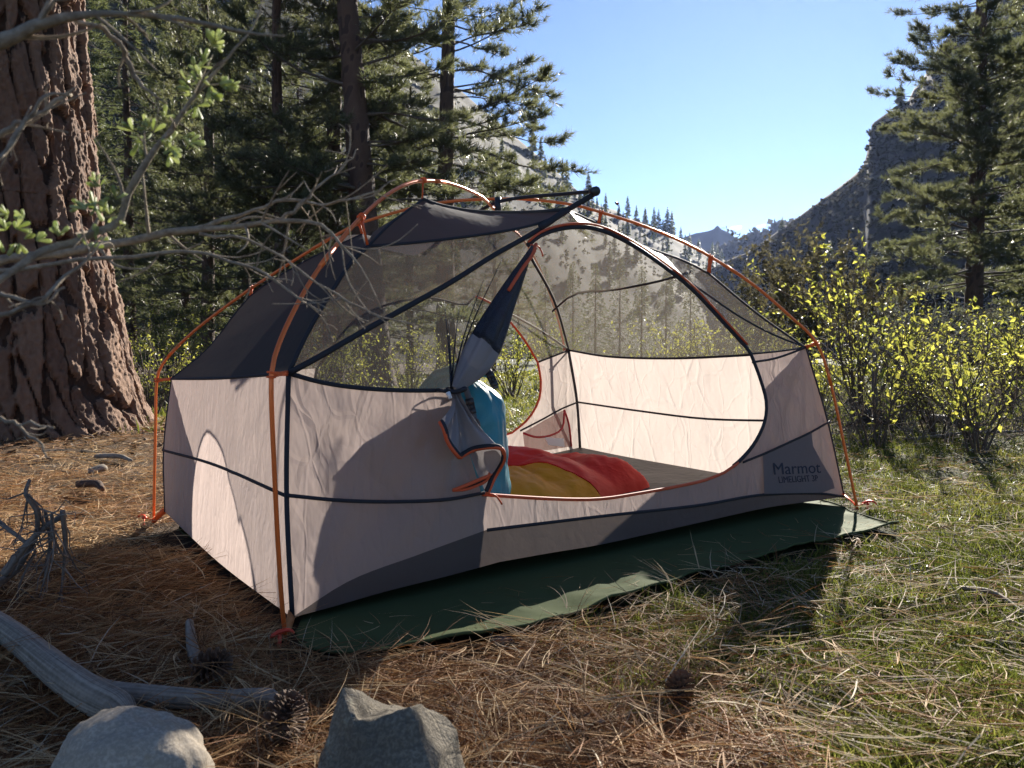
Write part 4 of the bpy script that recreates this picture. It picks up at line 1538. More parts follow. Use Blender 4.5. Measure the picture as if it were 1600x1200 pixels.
# ---- clips
clips = [(Apts, FLt, .012), (Bpts, BLt, .012), (Bpts, pB(392, 462), .012), (Apts, SA, .010), (Bpts, SB, .010), (Apts, P1, .008), (Bpts, pB(935, 350), .012), (Bpts, P2, .014), (Bpts, FRt, .014), (Apts, BRt, .010)]
for pts, target, w in clips:
    if target is FLt or target is BLt or target is FRt or target is BRt:
        k = np.argmin(3 * np.abs(pts[:, 2] - target[2] - .005) + np.linalg.norm((pts - target)[:, :2], axis=1))
    else:
        k = np.argmin(np.linalg.norm(pts - (target + UP * .03), axis=1))
    p = pts[k]
    tdir = pts[min(k + 1, len(pts) - 1)] - pts[max(k - 1, 0)]
    tdir /= np.linalg.norm(tdir)
    v = target - p
    ln = np.linalg.norm(v)
    v /= ln + 1e-9
    s = np.cross(v, tdir)
    s /= np.linalg.norm(s) + 1e-9
    mb = MB()
    mb.tube(np.array([p + v * .004, p + v * (ln * .5), target]), [w * .8, w * .55, w * .75], 6, True, (s, .35))
    c1 = part('pole_clip', mb, M_CLIP, tent)
    mb = MB()
    a = np.linspace(-2.5, 2.5, 10)
    for o in (-.006, .006):
        mb.tube([p + tdir * o + (-v) * math.cos(t) * .0095 + s * math.sin(t) * .0095 for t in a], .0028, 5)
    part('hook', mb, M_CLIP, c1)

# ---- corner webbing at the feet
for foot, corner in ((tFL, FLf), (tFR, FRf), (tBL, BLf)):
    mb = MB()
    mb.tube(np.array([corner + UP * .01, corner * .4 + foot * .6 + UP * .01, foot + UP * .005]), [.016, .013, .009], 6, True, (NF, .25))
    part('corner_webbing', mb, M_CLIP if foot is not tFL else plain_mat('tan_webbing', (.42, .16, .05), .6), tent)

# ---- inside: pocket on the back wall next to the corner, with its trim
pk = [(812, 676), (846, 656), (876, 640), (884, 662), (887, 697), (850, 703), (815, 700)]
pkp = np.array([wb(*p) + NF * .03 for p in pk])
poc = cloth('pocket', pkp, M_REDNET, step=.03, seed=19)
tape('pocket_trim', spline([wb(812, 676) + NF * .035, wb(830, 682) + NF * .05, wb(856, 678) + NF * .05, wb(872, 668) + NF * .04, wb(876, 640) + NF * .035], 12), .006, M_REDTRIM, parent=poc)
tape('pocket_trim', spline([wb(876, 640) + NF * .035, wb(883, 662) + NF * .035, wb(887, 697) + NF * .035], 8), .006, M_REDTRIM, parent=poc)
lb = np.array([wb(*p) + NF * .055 for p in [(842, 682), (872, 684), (873, 697), (848, 694)]])
cloth('care_label', np.vstack([line(lb[i], lb[(i + 1) % 4], 5)[:-1] for i in range(4)]), M_WHITE, step=.02, wrinkle=.002, seed=20)
# ================================================================== OBJECTS IN AND ROUND THE TENT
# ---- green groundsheet under the tent
M_TARP = fabric_mat('green_tarp', (0.080, 0.104, 0.044), (0.055, 0.07, 0.03), trans=0.12, wrinkle=0.5, wscale=6, rough=0.8, spec=0.06, wdist=0.01)
gt = lambda x, y: ground_at(x, y, .02)
tarp_px = [(463, 980), (474, 1004), (513, 1019), (600, 1016), (690, 1008), (740, 1001), (820, 982), (900, 961), (960, 945), (1020, 922), (1080, 900), (1150, 880), (1240, 856), (1320, 838), (1370, 830), (1404, 825), (1376, 812), (1340, 800)]
front = [gt(*p) for p in tarp_px]
outline = spline(np.array(front + [T(1.0, .08, .0), T(1.0, .95, .0), T(.05, .95, .0), T(.05, .5, .0), T(.035, .07, .0)]), 190)
P, fcs = panel(outline, step=.03, wrinkle=0.0, seed=30)
u_, v_ = tent_uv(P[:, 0], P[:, 1])
gzz = ground_z(P[:, 0], P[:, 1])
fold = .012 * np.maximum(vnoise(P[:, 0] * 5 + 3, P[:, 1] * 5), -.2) + .010 * vfbm(P[:, 0] * 9, P[:, 1] * 9, 2.0, 3)
edge = sstep(-.08, -.26, v_)
fold = fold * sstep(.02, -.10, v_) + edge * (.018 * np.maximum(0, np.sin(u_ * 31 + 2 * vnoise(u_ * 4, v_ * 0, 1.0))) + .010)
P[:, 2] = np.maximum(gzz + .016, gz(P[:, 0]) + .006) + np.maximum(fold, -.004) + .004 + .016 * edge
P_T = P.copy()
V2 = np.vstack([P, P - np.array([0, 0, .004])])
o_t = P.mean(axis=0) * np.array([1, 1, 0])
E_, cnt = np.unique(np.sort(np.vstack([fcs[:, [0, 1]], fcs[:, [1, 2]], fcs[:, [2, 0]]]), axis=1), axis=0, return_counts=True)
rim = E_[cnt == 1]
n0 = len(P)
rq = np.stack([rim[:, 0], rim[:, 1], rim[:, 1] + n0, rim[:, 0] + n0], -1)
me = mesh_np('groundsheet', V2 - o_t, np.vstack([fcs, fcs[:, ::-1] + n0]), rq, [M_TARP], True)
tarp = put('groundsheet', me, None, o_t)
tag(tarp, 'dark green groundsheet spread under the tent and sticking out in front', 'groundsheet')
mb = MB()
rr = [P[np.argmin(np.linalg.norm(P[:, :2] - q[:2], axis=1))] for q in outline[:118:1]]
mb.tube(np.array(rr) + [0, 0, .001], .004, 5)
part('hem', mb, M_TARP, tarp)

# ---- teal roll-top pack standing inside the door
M_TEAL = fabric_mat('teal_fabric', (0.040, 0.25, 0.31), (0.04, 0.26, 0.31), trans=0.12, wrinkle=0.9, wscale=10, stretch=(1, 1, .4), rough=0.36, spec=0.5, wdist=.02)
M_STRAP = plain_mat('grey_strap', (0.10, 0.10, 0.11), 0.6)
M_BUCK = plain_mat('buckle_plastic', (0.03, 0.03, 0.035), 0.35)
pc = at(722, 590, 2.66)
pb_ = np.array([pc[0] + .015, pc[1], float(gz(pc[0])) + .03])
pack = thing('backpack', 'teal roll-top pack with black buckles standing inside the open tent door', 'backpack', tuple(pb_))
rows = []
NSg = 96
for z, wx, wy, ox in [(0, .08, .06, 0), (.01, .125, .095, 0), (.06, .142, .115, 0), (.2, .142, .125, 0), (.34, .140, .125, .0), (.44, .138, .122, -.004), (.52, .132, .112, -.010), (.565, .115, .09, -.018), (.59, .085, .06, -.022), (.605, .06, .035, -.026), (.612, .02, .012, -.03)]:
    rows.append((z, wx, wy, ox))
rows = spline(np.array(rows), 110)
VV = []
for z, wx, wy, ox in rows:
    a = np.arange(NSg) * 2 * math.pi / NSg
    sx = np.sign(np.cos(a)) * np.abs(np.cos(a)) ** .72
    sy = np.sign(np.sin(a)) * np.abs(np.sin(a)) ** .72
    dn = .009 * vnoise(np.cos(a) * 3 + 4, np.sin(a) * 3, z * 9) + .006 * np.abs(vnoise(np.cos(a) * 7, np.sin(a) * 7 + z * 6, z * 5)) + .005 * vnoise(np.cos(a) * 4, np.sin(a) * 4, z * 26) + .005 * np.sin(a * 7 + z * 6) * sstep(.25, .55, z)
    VV.append(np.stack([ox + sx * (wx + dn), sy * (wy + dn), np.full(NSg, z) + .03 * sx * sstep(.4, .6, z) * -.6], 1))
VV = np.array(VV).reshape(-1, 3)
i = np.arange(109)[:, None] * NSg
j = np.arange(NSg)[None, :]
k = (j + 1) % NSg
mb = MB()
mb.add(VV + pb_, None, np.stack([i + j, i + k, i + NSg + k, i + NSg + j], -1).reshape(-1, 4))
part('body', mb, M_TEAL, pack)
mb = MB()   # folded lid flap leaning to the left
lid = [(-.15, -.03, .56), (-.10, -.03, .605), (-.02, -.02, .63), (.05, -.02, .62), (.09, -.03, .60)]
mb.tube(np.array(lid) + pb_, [.02, .035, .038, .032, .012], 10, True, (UPV, .55))
part('rolled_top', mb, M_TEAL, pack)
mb = MB()
mb.tube(spline(np.array([(-.01, -.095, .60), (.012, -.125, .545), (.028, -.135, .49), (.035, -.138, .455)]) + pb_, 10), .011, 6, True, ((0, -1, .2), .3))
s1 = part('strap', mb, M_STRAP, pack)
mb = MB()
q = np.array([(.016, -.138, .535), (.030, -.146, .478)]) + pb_
ax_ = (q[1] - q[0]) / np.linalg.norm(q[1] - q[0])
nz_ = np.array((0, -1.0, .2)) - ax_ * np.dot(np.array((0, -1.0, .2)), ax_)
nz_ /= np.linalg.norm(nz_)
sx_ = np.cross(ax_, nz_)
mb.box(q[0] + ax_ * .010, sx_ * .0135, ax_ * .010, nz_ * .004)
for sg in (-1, 1):
    mb.box(q[0] + ax_ * .026 + sx_ * sg * .010, sx_ * .0028, ax_ * .008, nz_ * .003)
mb.box(q[0] + ax_ * .027, sx_ * .004, ax_ * .008, nz_ * .003)
mb.box(q[0] + ax_ * .042, sx_ * .0125, ax_ * .0085, nz_ * .0042)
part('buckle', mb, M_BUCK, s1)
mb = MB()
th = np.linspace(0, 2 * math.pi, 14)
mb.tube([np.array((.036 + .014 * math.cos(t), -.142, .447 + .024 * math.sin(t))) + pb_ for t in th], .0035, 6)
part('strap_loop', mb, M_STRAP, s1)
mb = MB()
mb.tube(spline(np.array([(.03, -.05, .645), (.062, -.066, .640), (.085, -.084, .612), (.102, -.096, .565)]) + pb_, 10), .011, 6, True, ((.4, -1, .3), .3))
s2 = part('strap', mb, M_STRAP, pack)
mb = MB()
q = np.array([(.078, -.086, .618), (.100, -.100, .57)]) + pb_
ax_ = (q[1] - q[0]) / np.linalg.norm(q[1] - q[0])
nz_ = np.array((.3, -1.0, .3)) - ax_ * np.dot(np.array((.3, -1.0, .3)), ax_)
nz_ /= np.linalg.norm(nz_)
sx_ = np.cross(ax_, nz_)
mb.box(q[0] + ax_ * .010, sx_ * .0135, ax_ * .010, nz_ * .004)
for sg in (-1, 1):
    mb.box(q[0] + ax_ * .026 + sx_ * sg * .010, sx_ * .0028, ax_ * .008, nz_ * .003)
mb.box(q[0] + ax_ * .027, sx_ * .004, ax_ * .008, nz_ * .003)
mb.box(q[0] + ax_ * .042, sx_ * .0125, ax_ * .0085, nz_ * .0042)
part('buckle', mb, M_BUCK, s2)
mb = MB()
mb.tube(spline(np.array([(.02, -.05, .63), (-.03, -.05, .655), (.0, -.06, .665), (.05, -.05, .645)]) + pb_, 12), .003, 5)
part('cord', mb, M_STRAP, pack)

# ---- sleeping bag, red with an ochre near side
M_RED = fabric_mat('red_down_fabric', (0.88, 0.040, 0.022), (0.8, 0.05, 0.03), trans=0.12, wrinkle=0.7, wscale=8, rough=0.5, spec=0.25, wdist=.02)
M_OCHRE = fabric_mat('ochre_down_fabric', (0.95, 0.37, 0.016), (0.9, 0.34, 0.02), trans=0.12, wrinkle=0.7, wscale=9, rough=0.5, spec=0.25, wdist=.02)
sb = thing('sleeping_bag', 'puffy red sleeping bag with an ochre yellow near side, lying in the tent', 'sleeping bag', tuple(T(.6, .5, .03)))
floor_z = .045


def bag_h(s, t):
    """height of the filled bag; s along it (1 = foot end), t across (0 near, 1 far)"""
    e = np.minimum(np.minimum(t * 2.4, (1 - t) * 4.6), (1 - s) * 5.0)
    dome = np.sqrt(np.clip(1 - (1 - np.clip(e, 0, 1)) ** 2, 0, 1))
    baff = .034 * np.abs(np.sin(s * 15 + .8 * np.sin(t * 5))) + .012 * np.abs(np.sin(t * 9 + s * 3))
    crk = .014 * vfbm(s * 10, t * 6, 4.0, 3) + .010 * np.abs(vfbm(s * 22, t * 14, 9.0, 2))
    return dome * (.085 + .05 * sstep(.3, .75, s) + .06 * sstep(.4, .8, t) * (1 - s) + baff + crk)


ns_, nt2 = 120, 70
sv, tv2 = np.linspace(0, 1, ns_), np.linspace(0, 1, nt2)
SS, TT = np.meshgrid(sv, tv2, indexing='ij')
bound = np.maximum(.66 - .68 * sstep(.40, .80, sv) ** 1.2 + .015 * np.sin(sv * 22), .0001)
KO = 28
TT = np.where(np.arange(nt2)[None, :] <= KO, bound[:, None] * (np.arange(nt2)[None, :] / KO), bound[:, None] + (1 - bound[:, None]) * (np.arange(nt2)[None, :] - KO) / (nt2 - 1 - KO))
wid = 1 - .28 * sstep(.55, 1.0, SS)
uu = .26 + .53 * SS + .012 * vnoise(TT * 5, SS * 2, 1.0) - .015 * (2 * TT - 1) ** 2 * SS
vv_ = .30 + .035 * SS + (.58 * wid) * TT + .012 * vnoise(SS * 7, TT * 2, 3.0) + .05 * SS
HH_ = bag_h(SS, TT)
PP = tFL + EU * uu[..., None] + EV * vv_[..., None] + UP * (floor_z + HH_)[..., None]
i = np.arange(ns_ - 1)[:, None] * nt2
j = np.arange(nt2 - 1)[None, :]
Qb = np.stack([i + j, i + j + 1, i + nt2 + j + 1, i + nt2 + j], -1).reshape(-1, 4)
och = (np.broadcast_to(np.arange(nt2 - 1)[None, :], (ns_ - 1, nt2 - 1)) < KO).ravel()
for nm, msk, mt in (('shell', ~och, M_RED), ('lower_shell', och, M_OCHRE)):
    q = Qb[msk]
    used, invx = np.unique(q.ravel(), return_inverse=True)
    mb = MB()
    mb.add(PP.reshape(-1, 3)[used], None, invx.reshape(-1, 4))
    part(nm, mb, mt, sb)
mb = MB()
pts = [PP[k, KO] + UP * .003 for k in range(0, ns_, 2)]
mb.tube(pts, .003, 5)
part('seam', mb, M_RED, sb)
# second baffle ridge and the heaped hood end towards the back corner
mb = MB()
hood = spline(np.array([T(.40, .86, .10), T(.50, .90, .14), T(.60, .92, .14), T(.70, .91, .11), T(.78, .88, .08)]), 26)
mb.tube(hood, .085 + .012 * np.sin(np.arange(26) * 1.3), 18, True, (UP, .8))
part('hood', mb, M_RED, sb)
# dark stuff sack at the far corner
M_SACK = fabric_mat('grey_sack', (0.10, 0.085, 0.08), (0.08, 0.07, 0.07), trans=.1, wrinkle=.6)
mb = MB()
sc_ = T(.90, .80, .05)
mb.tube(spline(np.array([sc_ - NR * .07, sc_ + UP * .03, sc_ + NR * .08 + UP * .005]), 12), [.008, .03, .045, .05, .052, .05, .052, .05, .045, .04, .028, .006], 12)
o = put('stuff_sack', mb.mesh('stuff_sack', [M_SACK], sc_), None, sc_)
tag(o, 'small grey stuff sack on the tent floor in the far corner behind the sleeping bag', 'stuff sack')

# ---- tent stakes
M_STAKE = plain_mat('red_stake', (0.75, 0.07, 0.03), 0.4, 0.3)
for px, py, lab, rot in [(437, 998, 'red stake head beside the front left pole foot', .4), (1356, 790, 'bright red stake past the front right pole foot, on the grass', -.5), (224, 812, 'orange stake with a cord at the back left pole foot', 2.6)]:
    c = ground_at(px, py, .012)
    mb = MB()
    d = np.array([math.cos(rot), math.sin(rot), .15])
    mb.tube([c - UP * .08 - d * .005, c + UP * .012], [.004, .006], 6)
    o = thing('tent_stake', lab, 'tent stake', tuple(c), 'tent stakes')
    part('shaft', mb, M_STAKE, o)
    mb = MB()
    mb.tube(spline(np.array([c + UP * .010 - d * .022, c + UP * .018, c + UP * .014 + d * .026, c + UP * .004 + d * .034]), 8), [.006, .008, .008, .008, .007, .007, .006, .005], 8, True, (UP, .7))
    part('head', mb, M_STAKE, o)
    mb = MB()
    tgt = {437: tFL, 1356: tFR, 224: tBL}[px] + UP * .015
    mb.tube([c + UP * .012, (c + tgt) * .5 + UP * .006, tgt], .0028, 5)
    part('cord', mb, M_CLIP, o)

# ---- rocks
def stone(pts_or_sub, seed, amp, mat, origin, name, label, scale=(1, 1, 1), freq=3.0, subdiv=3, catg='rock'):
    bm = bmesh.new()
    if isinstance(pts_or_sub, int):
        bmesh.ops.create_icosphere(bm, subdivisions=pts_or_sub, radius=1.0)
        for v in bm.verts:
            v.co = Vector((v.co.x * scale[0], v.co.y * scale[1], v.co.z * scale[2]))
    else:
        vs_, fs_ = pts_or_sub
        bv_ = [bm.verts.new(tuple(v)) for v in vs_]
        for f in fs_:
            bm.faces.new([bv_[k] for k in f])
        bmesh.ops.recalc_face_normals(bm, faces=bm.faces)
        bmesh.ops.bevel(bm, geom=list(bm.edges), offset=.0035, segments=1, profile=.6, affect='EDGES')
        bmesh.ops.triangulate(bm, faces=bm.faces)
        for q in range(subdiv):
            bmesh.ops.subdivide_edges(bm, edges=[e for e in bm.edges if e.calc_length() > .012], cuts=1, use_grid_fill=True)
            bmesh.ops.triangulate(bm, faces=[f for f in bm.faces if len(f.verts) > 3])
    bm.normal_update()
    sz = max(scale) if isinstance(pts_or_sub, int) else .2
    for v in bm.verts:
        p = v.co * freq / sz
        d = noise.fractal(p + Vector((seed, 0, 0)), .9, 2.1, 5) * amp
        v.co += v.normal * d
    me = bpy.data.meshes.new(name)
    bm.to_mesh(me)
    bm.free()
    for p in me.polygons:
        p.use_smooth = True
    if not isinstance(pts_or_sub, int):
        me.set_sharp_from_angle(angle=math.radians(24))
    me.materials.append(mat)
    o = put(name, me, None, origin)
    tag(o, label, catg)
    return o


def granite(name, c1, c2, c3, speck, bump=.5, dist=.006):
    n = NT(name)
    v = n.coord()
    a = n.noise(v, 9, 6, .65)
    b = n.noise(v, 190, 3, .6)
    c = n.noise(v, 60, 5, .7)
    col = n.ramp(a, [(.3, c1), (.52, c2), (.72, c3)])
    col = n.mix(n.ramp(b, [(.44, (0, 0, 0)), (.62, (1, 1, 1))]), n.mix(.55, col, speck), col)
    stain = n.ramp(n.noise(v, 6.5, 5, .75), [(.52, (0, 0, 0)), (.66, (1, 1, 1))])
    col = n.mix(n.math('MULTIPLY', stain, .55), col, (speck[0] * 1.6, speck[1] * 1.45, speck[2] * 1.1))
    lich = n.ramp(n.noise(v, 24, 4, .6), [(.64, (0, 0, 0)), (.70, (1, 1, 1))])
    col = n.mix(n.math('MULTIPLY', lich, .5), col, (.34, .33, .24))
    vo_ = n.n('TexVoronoi', _feature='DISTANCE_TO_EDGE', Vector=v, Scale=9.0)
    crk_ = n.math('MINIMUM', vo_.outputs['Distance'], .035)
    a = n.math('ADD', a, n.math('MULTIPLY', crk_, 9.0))
    p = n.n('BsdfPrincipled', Base__Color=col, Roughness=.85, Normal=n.bump(n.math('ADD', n.math('MULTIPLY', c, 1.2), n.math('ADD', a, n.math('MULTIPLY', b, .6))), bump, dist))
    p.inputs['Specular IOR Level'].default_value = .25
    return n.done(p)


M_GRAN = granite('grey_granite', (.15, .128, .095), (.235, .20, .148), (.33, .28, .20), (.06, .05, .038), .9, .008)
M_PALE = granite('pale_boulder', (.31, .265, .205), (.43, .365, .285), (.52, .44, .34), (.20, .17, .13), .35, .004)
YR = 1.17


def rk(px, py, dy):
    return at(px, py, YR + dy)


rv = [rk(535, 1073, .05), rk(556, 1128, -.02), rk(600, 1120, -.03), rk(644, 1104, -.035), rk(655, 1098, .02), rk(690, 1116, .05), rk(714, 1144, .04), rk(728, 1200, .03), rk(735, 1290, .02),
      rk(560, 1095, .14), rk(612, 1101, .16), rk(650, 1108, .17), rk(700, 1140, .16), rk(728, 1230, .15),
      rk(505, 1160, .0), rk(488, 1235, -.03), rk(478, 1330, -.05), rk(610, 1230, -.11), rk(675, 1200, -.10), rk(700, 1290, -.12), rk(600, 1340, -.13),
      rk(490, 1240, .14), rk(480, 1310, .14), rk(735, 1330, .14)]
ro = np.array([rk(610, 1250, .03)[0], YR + .03, float(gz(-.2)) + 0.0])
# hull of two wedges joined: the saddle between the two peaks is kept by building faces by hand
fs = [(0, 1, 14), (14, 1, 17, 15), (1, 2, 17), (2, 3, 18, 17), (3, 4, 5, 18), (5, 6, 18), (6, 7, 19, 18), (7, 8, 19), (17, 18, 19, 20), (15, 17, 20, 16), (8, 20, 19), (0, 9, 10, 1), (1, 10, 2), (2, 10, 11, 3), (3, 11, 4), (4, 11, 12, 5), (5, 12, 6), (6, 12, 13, 7), (7, 13, 23, 8), (0, 14, 21, 9), (14, 15, 16, 22, 21), (9, 21, 22, 23, 13, 12, 11, 10), (16, 20, 8, 23, 22)]
stone(([v - ro for v in rv], fs), 3.0, .006, M_GRAN, ro, 'rock', 'angular grey granite rock with two peaks and a notch at the bottom edge', freq=3.2, subdiv=3)
bo = at(203, 1232, 1.17)
stone(5, 9.0, .014, M_PALE, bo, 'boulder', 'smooth pale rounded boulder in the bottom left corner, half in sun', scale=(.123, .11, .115), freq=1.6, catg='rock')
rs = random.Random(8)
M_PEB = granite('pebble', (.14, .125, .11), (.22, .20, .17), (.30, .27, .22), (.08, .07, .06))
for px, py, s, lab in [(28, 712, .11, 'dark stone in the shade at the foot of the big pine, far left'), (60, 722, .09, 'rounded stone in front of the big pine roots, second from the left edge'), (182, 705, .10, 'flat grey stone lying on the sunny litter right of the big pine foot'), (95, 702, .07, 'small stone between litter and the shaded big pine foot'),
                       (252, 692, .13, 'dark slab of bark-coloured stone behind the back left tent pole'), (15, 1058, .035, 'small grey pebble under the silvery log, left edge'), (785, 1001, .028, 'small pale chunk beside the groundsheet edge')]:
    c = ground_at(px, py, .0)
    stone(3, px * .1, .2 * s, M_PEB, c, 'stone', lab, scale=(s, s * .7, s * .5), freq=2.0, catg='stone')

# ---- weathered wood
def wood_mat(name, c1, c2, c3):
    n = NT(name)
    v = n.coord((1, 1, 1))
    r = n.attr('rnd')
    w = n.n('TexNoise', Vector=v, Scale=110.0, Detail=4.0)
    a = n.noise(v, 30, 6, .7)
    col = n.ramp(n.math('ADD', n.math('ADD', n.math('MULTIPLY', a, .35), n.math('MULTIPLY', w.outputs[0], .3)), n.math('MULTIPLY', r, .35)), [(.3, c1), (.5, c2), (.72, c3)])
    p = n.n('BsdfPrincipled', Base__Color=col, Roughness=.8, Normal=n.bump(a, .5, .004))
    p.inputs['Specular IOR Level'].default_value = .2
    return n.done(p)


M_DRIFT = wood_mat('silvered_wood', (.11, .09, .07), (.23, .195, .155), (.36, .31, .25))
M_DRIFT2 = wood_mat('grey_brown_wood', (.08, .065, .055), (.15, .125, .105), (.24, .20, .165))


def limb(mb, pts, rad, n=50, sides=20, seed=1.0, rough=.10, groove=.06):
    q = spline(np.array([np.r_[p, r] for p, r in zip(pts, rad)]), n)
    P, R = q[:, :3], q[:, 3]
    T = np.gradient(P, axis=0)
    T /= np.linalg.norm(T, axis=1, keepdims=True)
    N = np.cross(T, UPV)
    N /= np.linalg.norm(N, axis=1, keepdims=True) + 1e-9
    B = np.cross(N, T)
    a = np.arange(sides) * 2 * math.pi / sides
    L = np.r_[0, np.cumsum(np.linalg.norm(np.diff(P, axis=0), axis=1))]
    AA, LL = np.meshgrid(a, L)
    fib = vfbm(np.cos(AA) * 15 + seed, np.sin(AA) * 15, LL * 3.2, 3)
    crack = np.zeros_like(AA)
    for a0, wd in ((seed * 1.7 % 6.28, .07), (seed * 2.9 % 6.28, .05), (seed * 4.3 % 6.28, .04), (4.0, .06)):
        da = np.abs((AA - a0 - .30 * vnoise(LL * 3, LL * 0, seed + a0) + math.pi) % (2 * math.pi) - math.pi)
        crack = np.maximum(crack, (1 - sstep(0, wd * 1.6, da)) * sstep(-.25, .15, vnoise(LL * 2.2, LL * 0 + a0, seed)))
    m = 1 + rough * vfbm(np.cos(AA) * 1.2 + seed, np.sin(AA) * 1.2, LL * 5, 3) - groove * 1.0 * crack + .016 * fib
    V = P[:, None, :] + (N[:, None, :] * np.cos(AA)[..., None] + B[:, None, :] * np.sin(AA)[..., None]) * (R[:, None] * m)[..., None]
    i = np.arange(n - 1)[:, None] * sides
    j = np.arange(sides)[None, :]
    k = (j + 1) % sides
    V = np.vstack([V.reshape(-1, 3), P[:1], P[-1:] + T[-1] * R[-1] * .15])
    T3 = []
    for jj in range(sides):
        kk = (jj + 1) % sides
        T3 += [(n * sides, kk, jj), (n * sides + 1, (n - 1) * sides + jj, (n - 1) * sides + kk)]
    at_ = np.r_[np.clip(.5 + .5 * fib - .5 * crack, 0, 1).ravel(), .4, .4]
    mb.add(V, T3, np.stack([i + j, i + k, i + sides + k, i + sides + j], -1).reshape(-1, 4), at_)


def gl(px, py, r):
    return ground_at(px, py, r)


mb = MB()
limb(mb, [gl(-140, 922, .045), gl(-30, 975, .044), gl(40, 1022, .042), gl(100, 1070, .040), gl(150, 1106, .036), gl(190, 1128, .030), gl(205, 1140, .024)],
     [.028, .028, .029, .031, .031, .027, .013], 200, 96, 2.0, .10, .16)
limb(mb, [gl(120, 1078, .036), gl(165, 1098, .034), gl(225, 1103, .030), gl(290, 1108, .026), gl(350, 1111, .024), gl(405, 1110, .024), gl(424, 1110, .024), gl(434, 1111, .024)],
     [.022, .022, .021, .0195, .0185, .020, .019, .010], 140, 64, 5.0, .10, .12)
lo = gl(150, 1115, 0)
o = put('log', mb.mesh('log', [M_DRIFT], lo), None, lo + UP * .022)
tag(o, 'silvery weathered bent log lying on the needles at the bottom left', 'log')
mb = MB()
limb(mb, [gl(296, 988, .03), gl(298, 1010, .02), gl(302, 1034, .014), gl(311, 1056, .012)], [.010, .012, .013, .011], 24, 12, 5.0)
lo = gl(300, 1030, 0)
o = put('stick', mb.mesh('stick', [M_DRIFT], lo), None, lo + UP * .025)
tag(o, 'short curved grey stick pointing at the shaded pine cone', 'stick')
for k, (a_, b_, r, lab) in enumerate([((150, 717), (205, 724), .016, 'thin grey stick on the sunny litter below the flat stone'), ((140, 742), (165, 738), .02, 'small pale stick in the sunny litter, left'), ((122, 762), (160, 770), .02, 'dark strip of bark on the sunny orange needles'), ((1440, 655), (1530, 668), .035, 'pale bleached plank-like log in the grass under the yellow shrubs'), ((1410, 690), (1600, 676), .012, 'long thin pale stick on the grass at the right edge'), ((1500, 925), (1600, 965), .006, 'pale stems lying on the grass near the right edge')]):
    p0, p1 = gl(*a_, r), gl(*b_, r)
    mid = (p0 + p1) / 2 + np.array([.02, .03, .012])
    mb = MB()
    limb(mb, [p0, mid, p1], [r, r * 1.1, r * .7], 16, 8, k * 2.3)
    lo = gl((a_[0] + b_[0]) / 2, (a_[1] + b_[1]) / 2, 0)
    o = put('stick', mb.mesh('stick', [M_DRIFT if k != 2 else M_BARKD], lo), None, lo + UP * (.02 if a_[0] < 1000 else .012))
    tag(o, lab, 'stick')

# ---- dead branch standing up at the left
dbase = gl(40, 950, .0)
db = thing('dead_branch', 'dead grey branch with drooping twigs standing at the left edge', 'branch', tuple(dbase))


def dp(px, py, dy=0.0):
    return at(px, py, dbase[1] + dy)


for k, (path, r0_, r1_) in enumerate([([(-20, 925, -.05), (10, 900), (35, 865), (55, 830), (66, 800), (55, 770), (42, 742)], .013, .005), ([(-10, 812), (20, 826), (36, 842), (50, 850)], .007, .006), ([(20, 895), (50, 850), (75, 825), (92, 802)], .012, .009), ([(92, 802), (98, 850), (92, 900), (86, 930), (70, 985)], .009, .003), ([(66, 800), (75, 840), (78, 880), (70, 930)], .006, .003), ([(55, 770), (66, 790), (72, 815), (80, 835)], .006, .004), ([(85, 830), (70, 880), (64, 930), (66, 965)], .006, .002), ([(40, 860), (30, 920), (44, 970)], .005, .002), ([(92, 802), (96, 840), (99, 872)], .007, .003)]):
    pts = [dp(*p) + np.array([0, .03 * math.sin(k * 2.1 + q), 0]) for q, p in enumerate(path)]
    mb = MB()
    pts = [p + np.random.default_rng(k * 9 + q).normal(0, .006, 3) for q, p in enumerate(pts)]
    limb(mb, pts, np.linspace(r0_, r1_, len(pts)) * .85, 26, 9, k + .5, .3)
    rt_ = np.random.default_rng(k + 50)
    fine = spline(np.array(pts), 20)
    for q in range(7):
        i0 = rt_.integers(6, 19)
        d0 = rt_.normal(0, 1, 3) * [1, .8, .7] + [0, 0, -.55]
        d0 /= np.linalg.norm(d0)
        l0 = rt_.uniform(.05, .16)
        mb.tube([fine[i0], fine[i0] + d0 * l0 * .5 + rt_.normal(0, .006, 3), fine[i0] + d0 * l0 * .8 + rt_.normal(0, .01, 3), fine[i0] + d0 * l0 + [0, 0, -.02]], [.0028, .002, .0014, .0007], 5, False, None, rt_.random())
    part('branch', mb, M_DRIFT2, db)

# ---- pine cones
M_CONE = rough_mat('cone_scales', (.075, .042, .026), (.17, .10, .06), 30, .7)
M_CONED = rough_mat('cone_core', (.035, .02, .013), (.05, .03, .02), 30, .9)


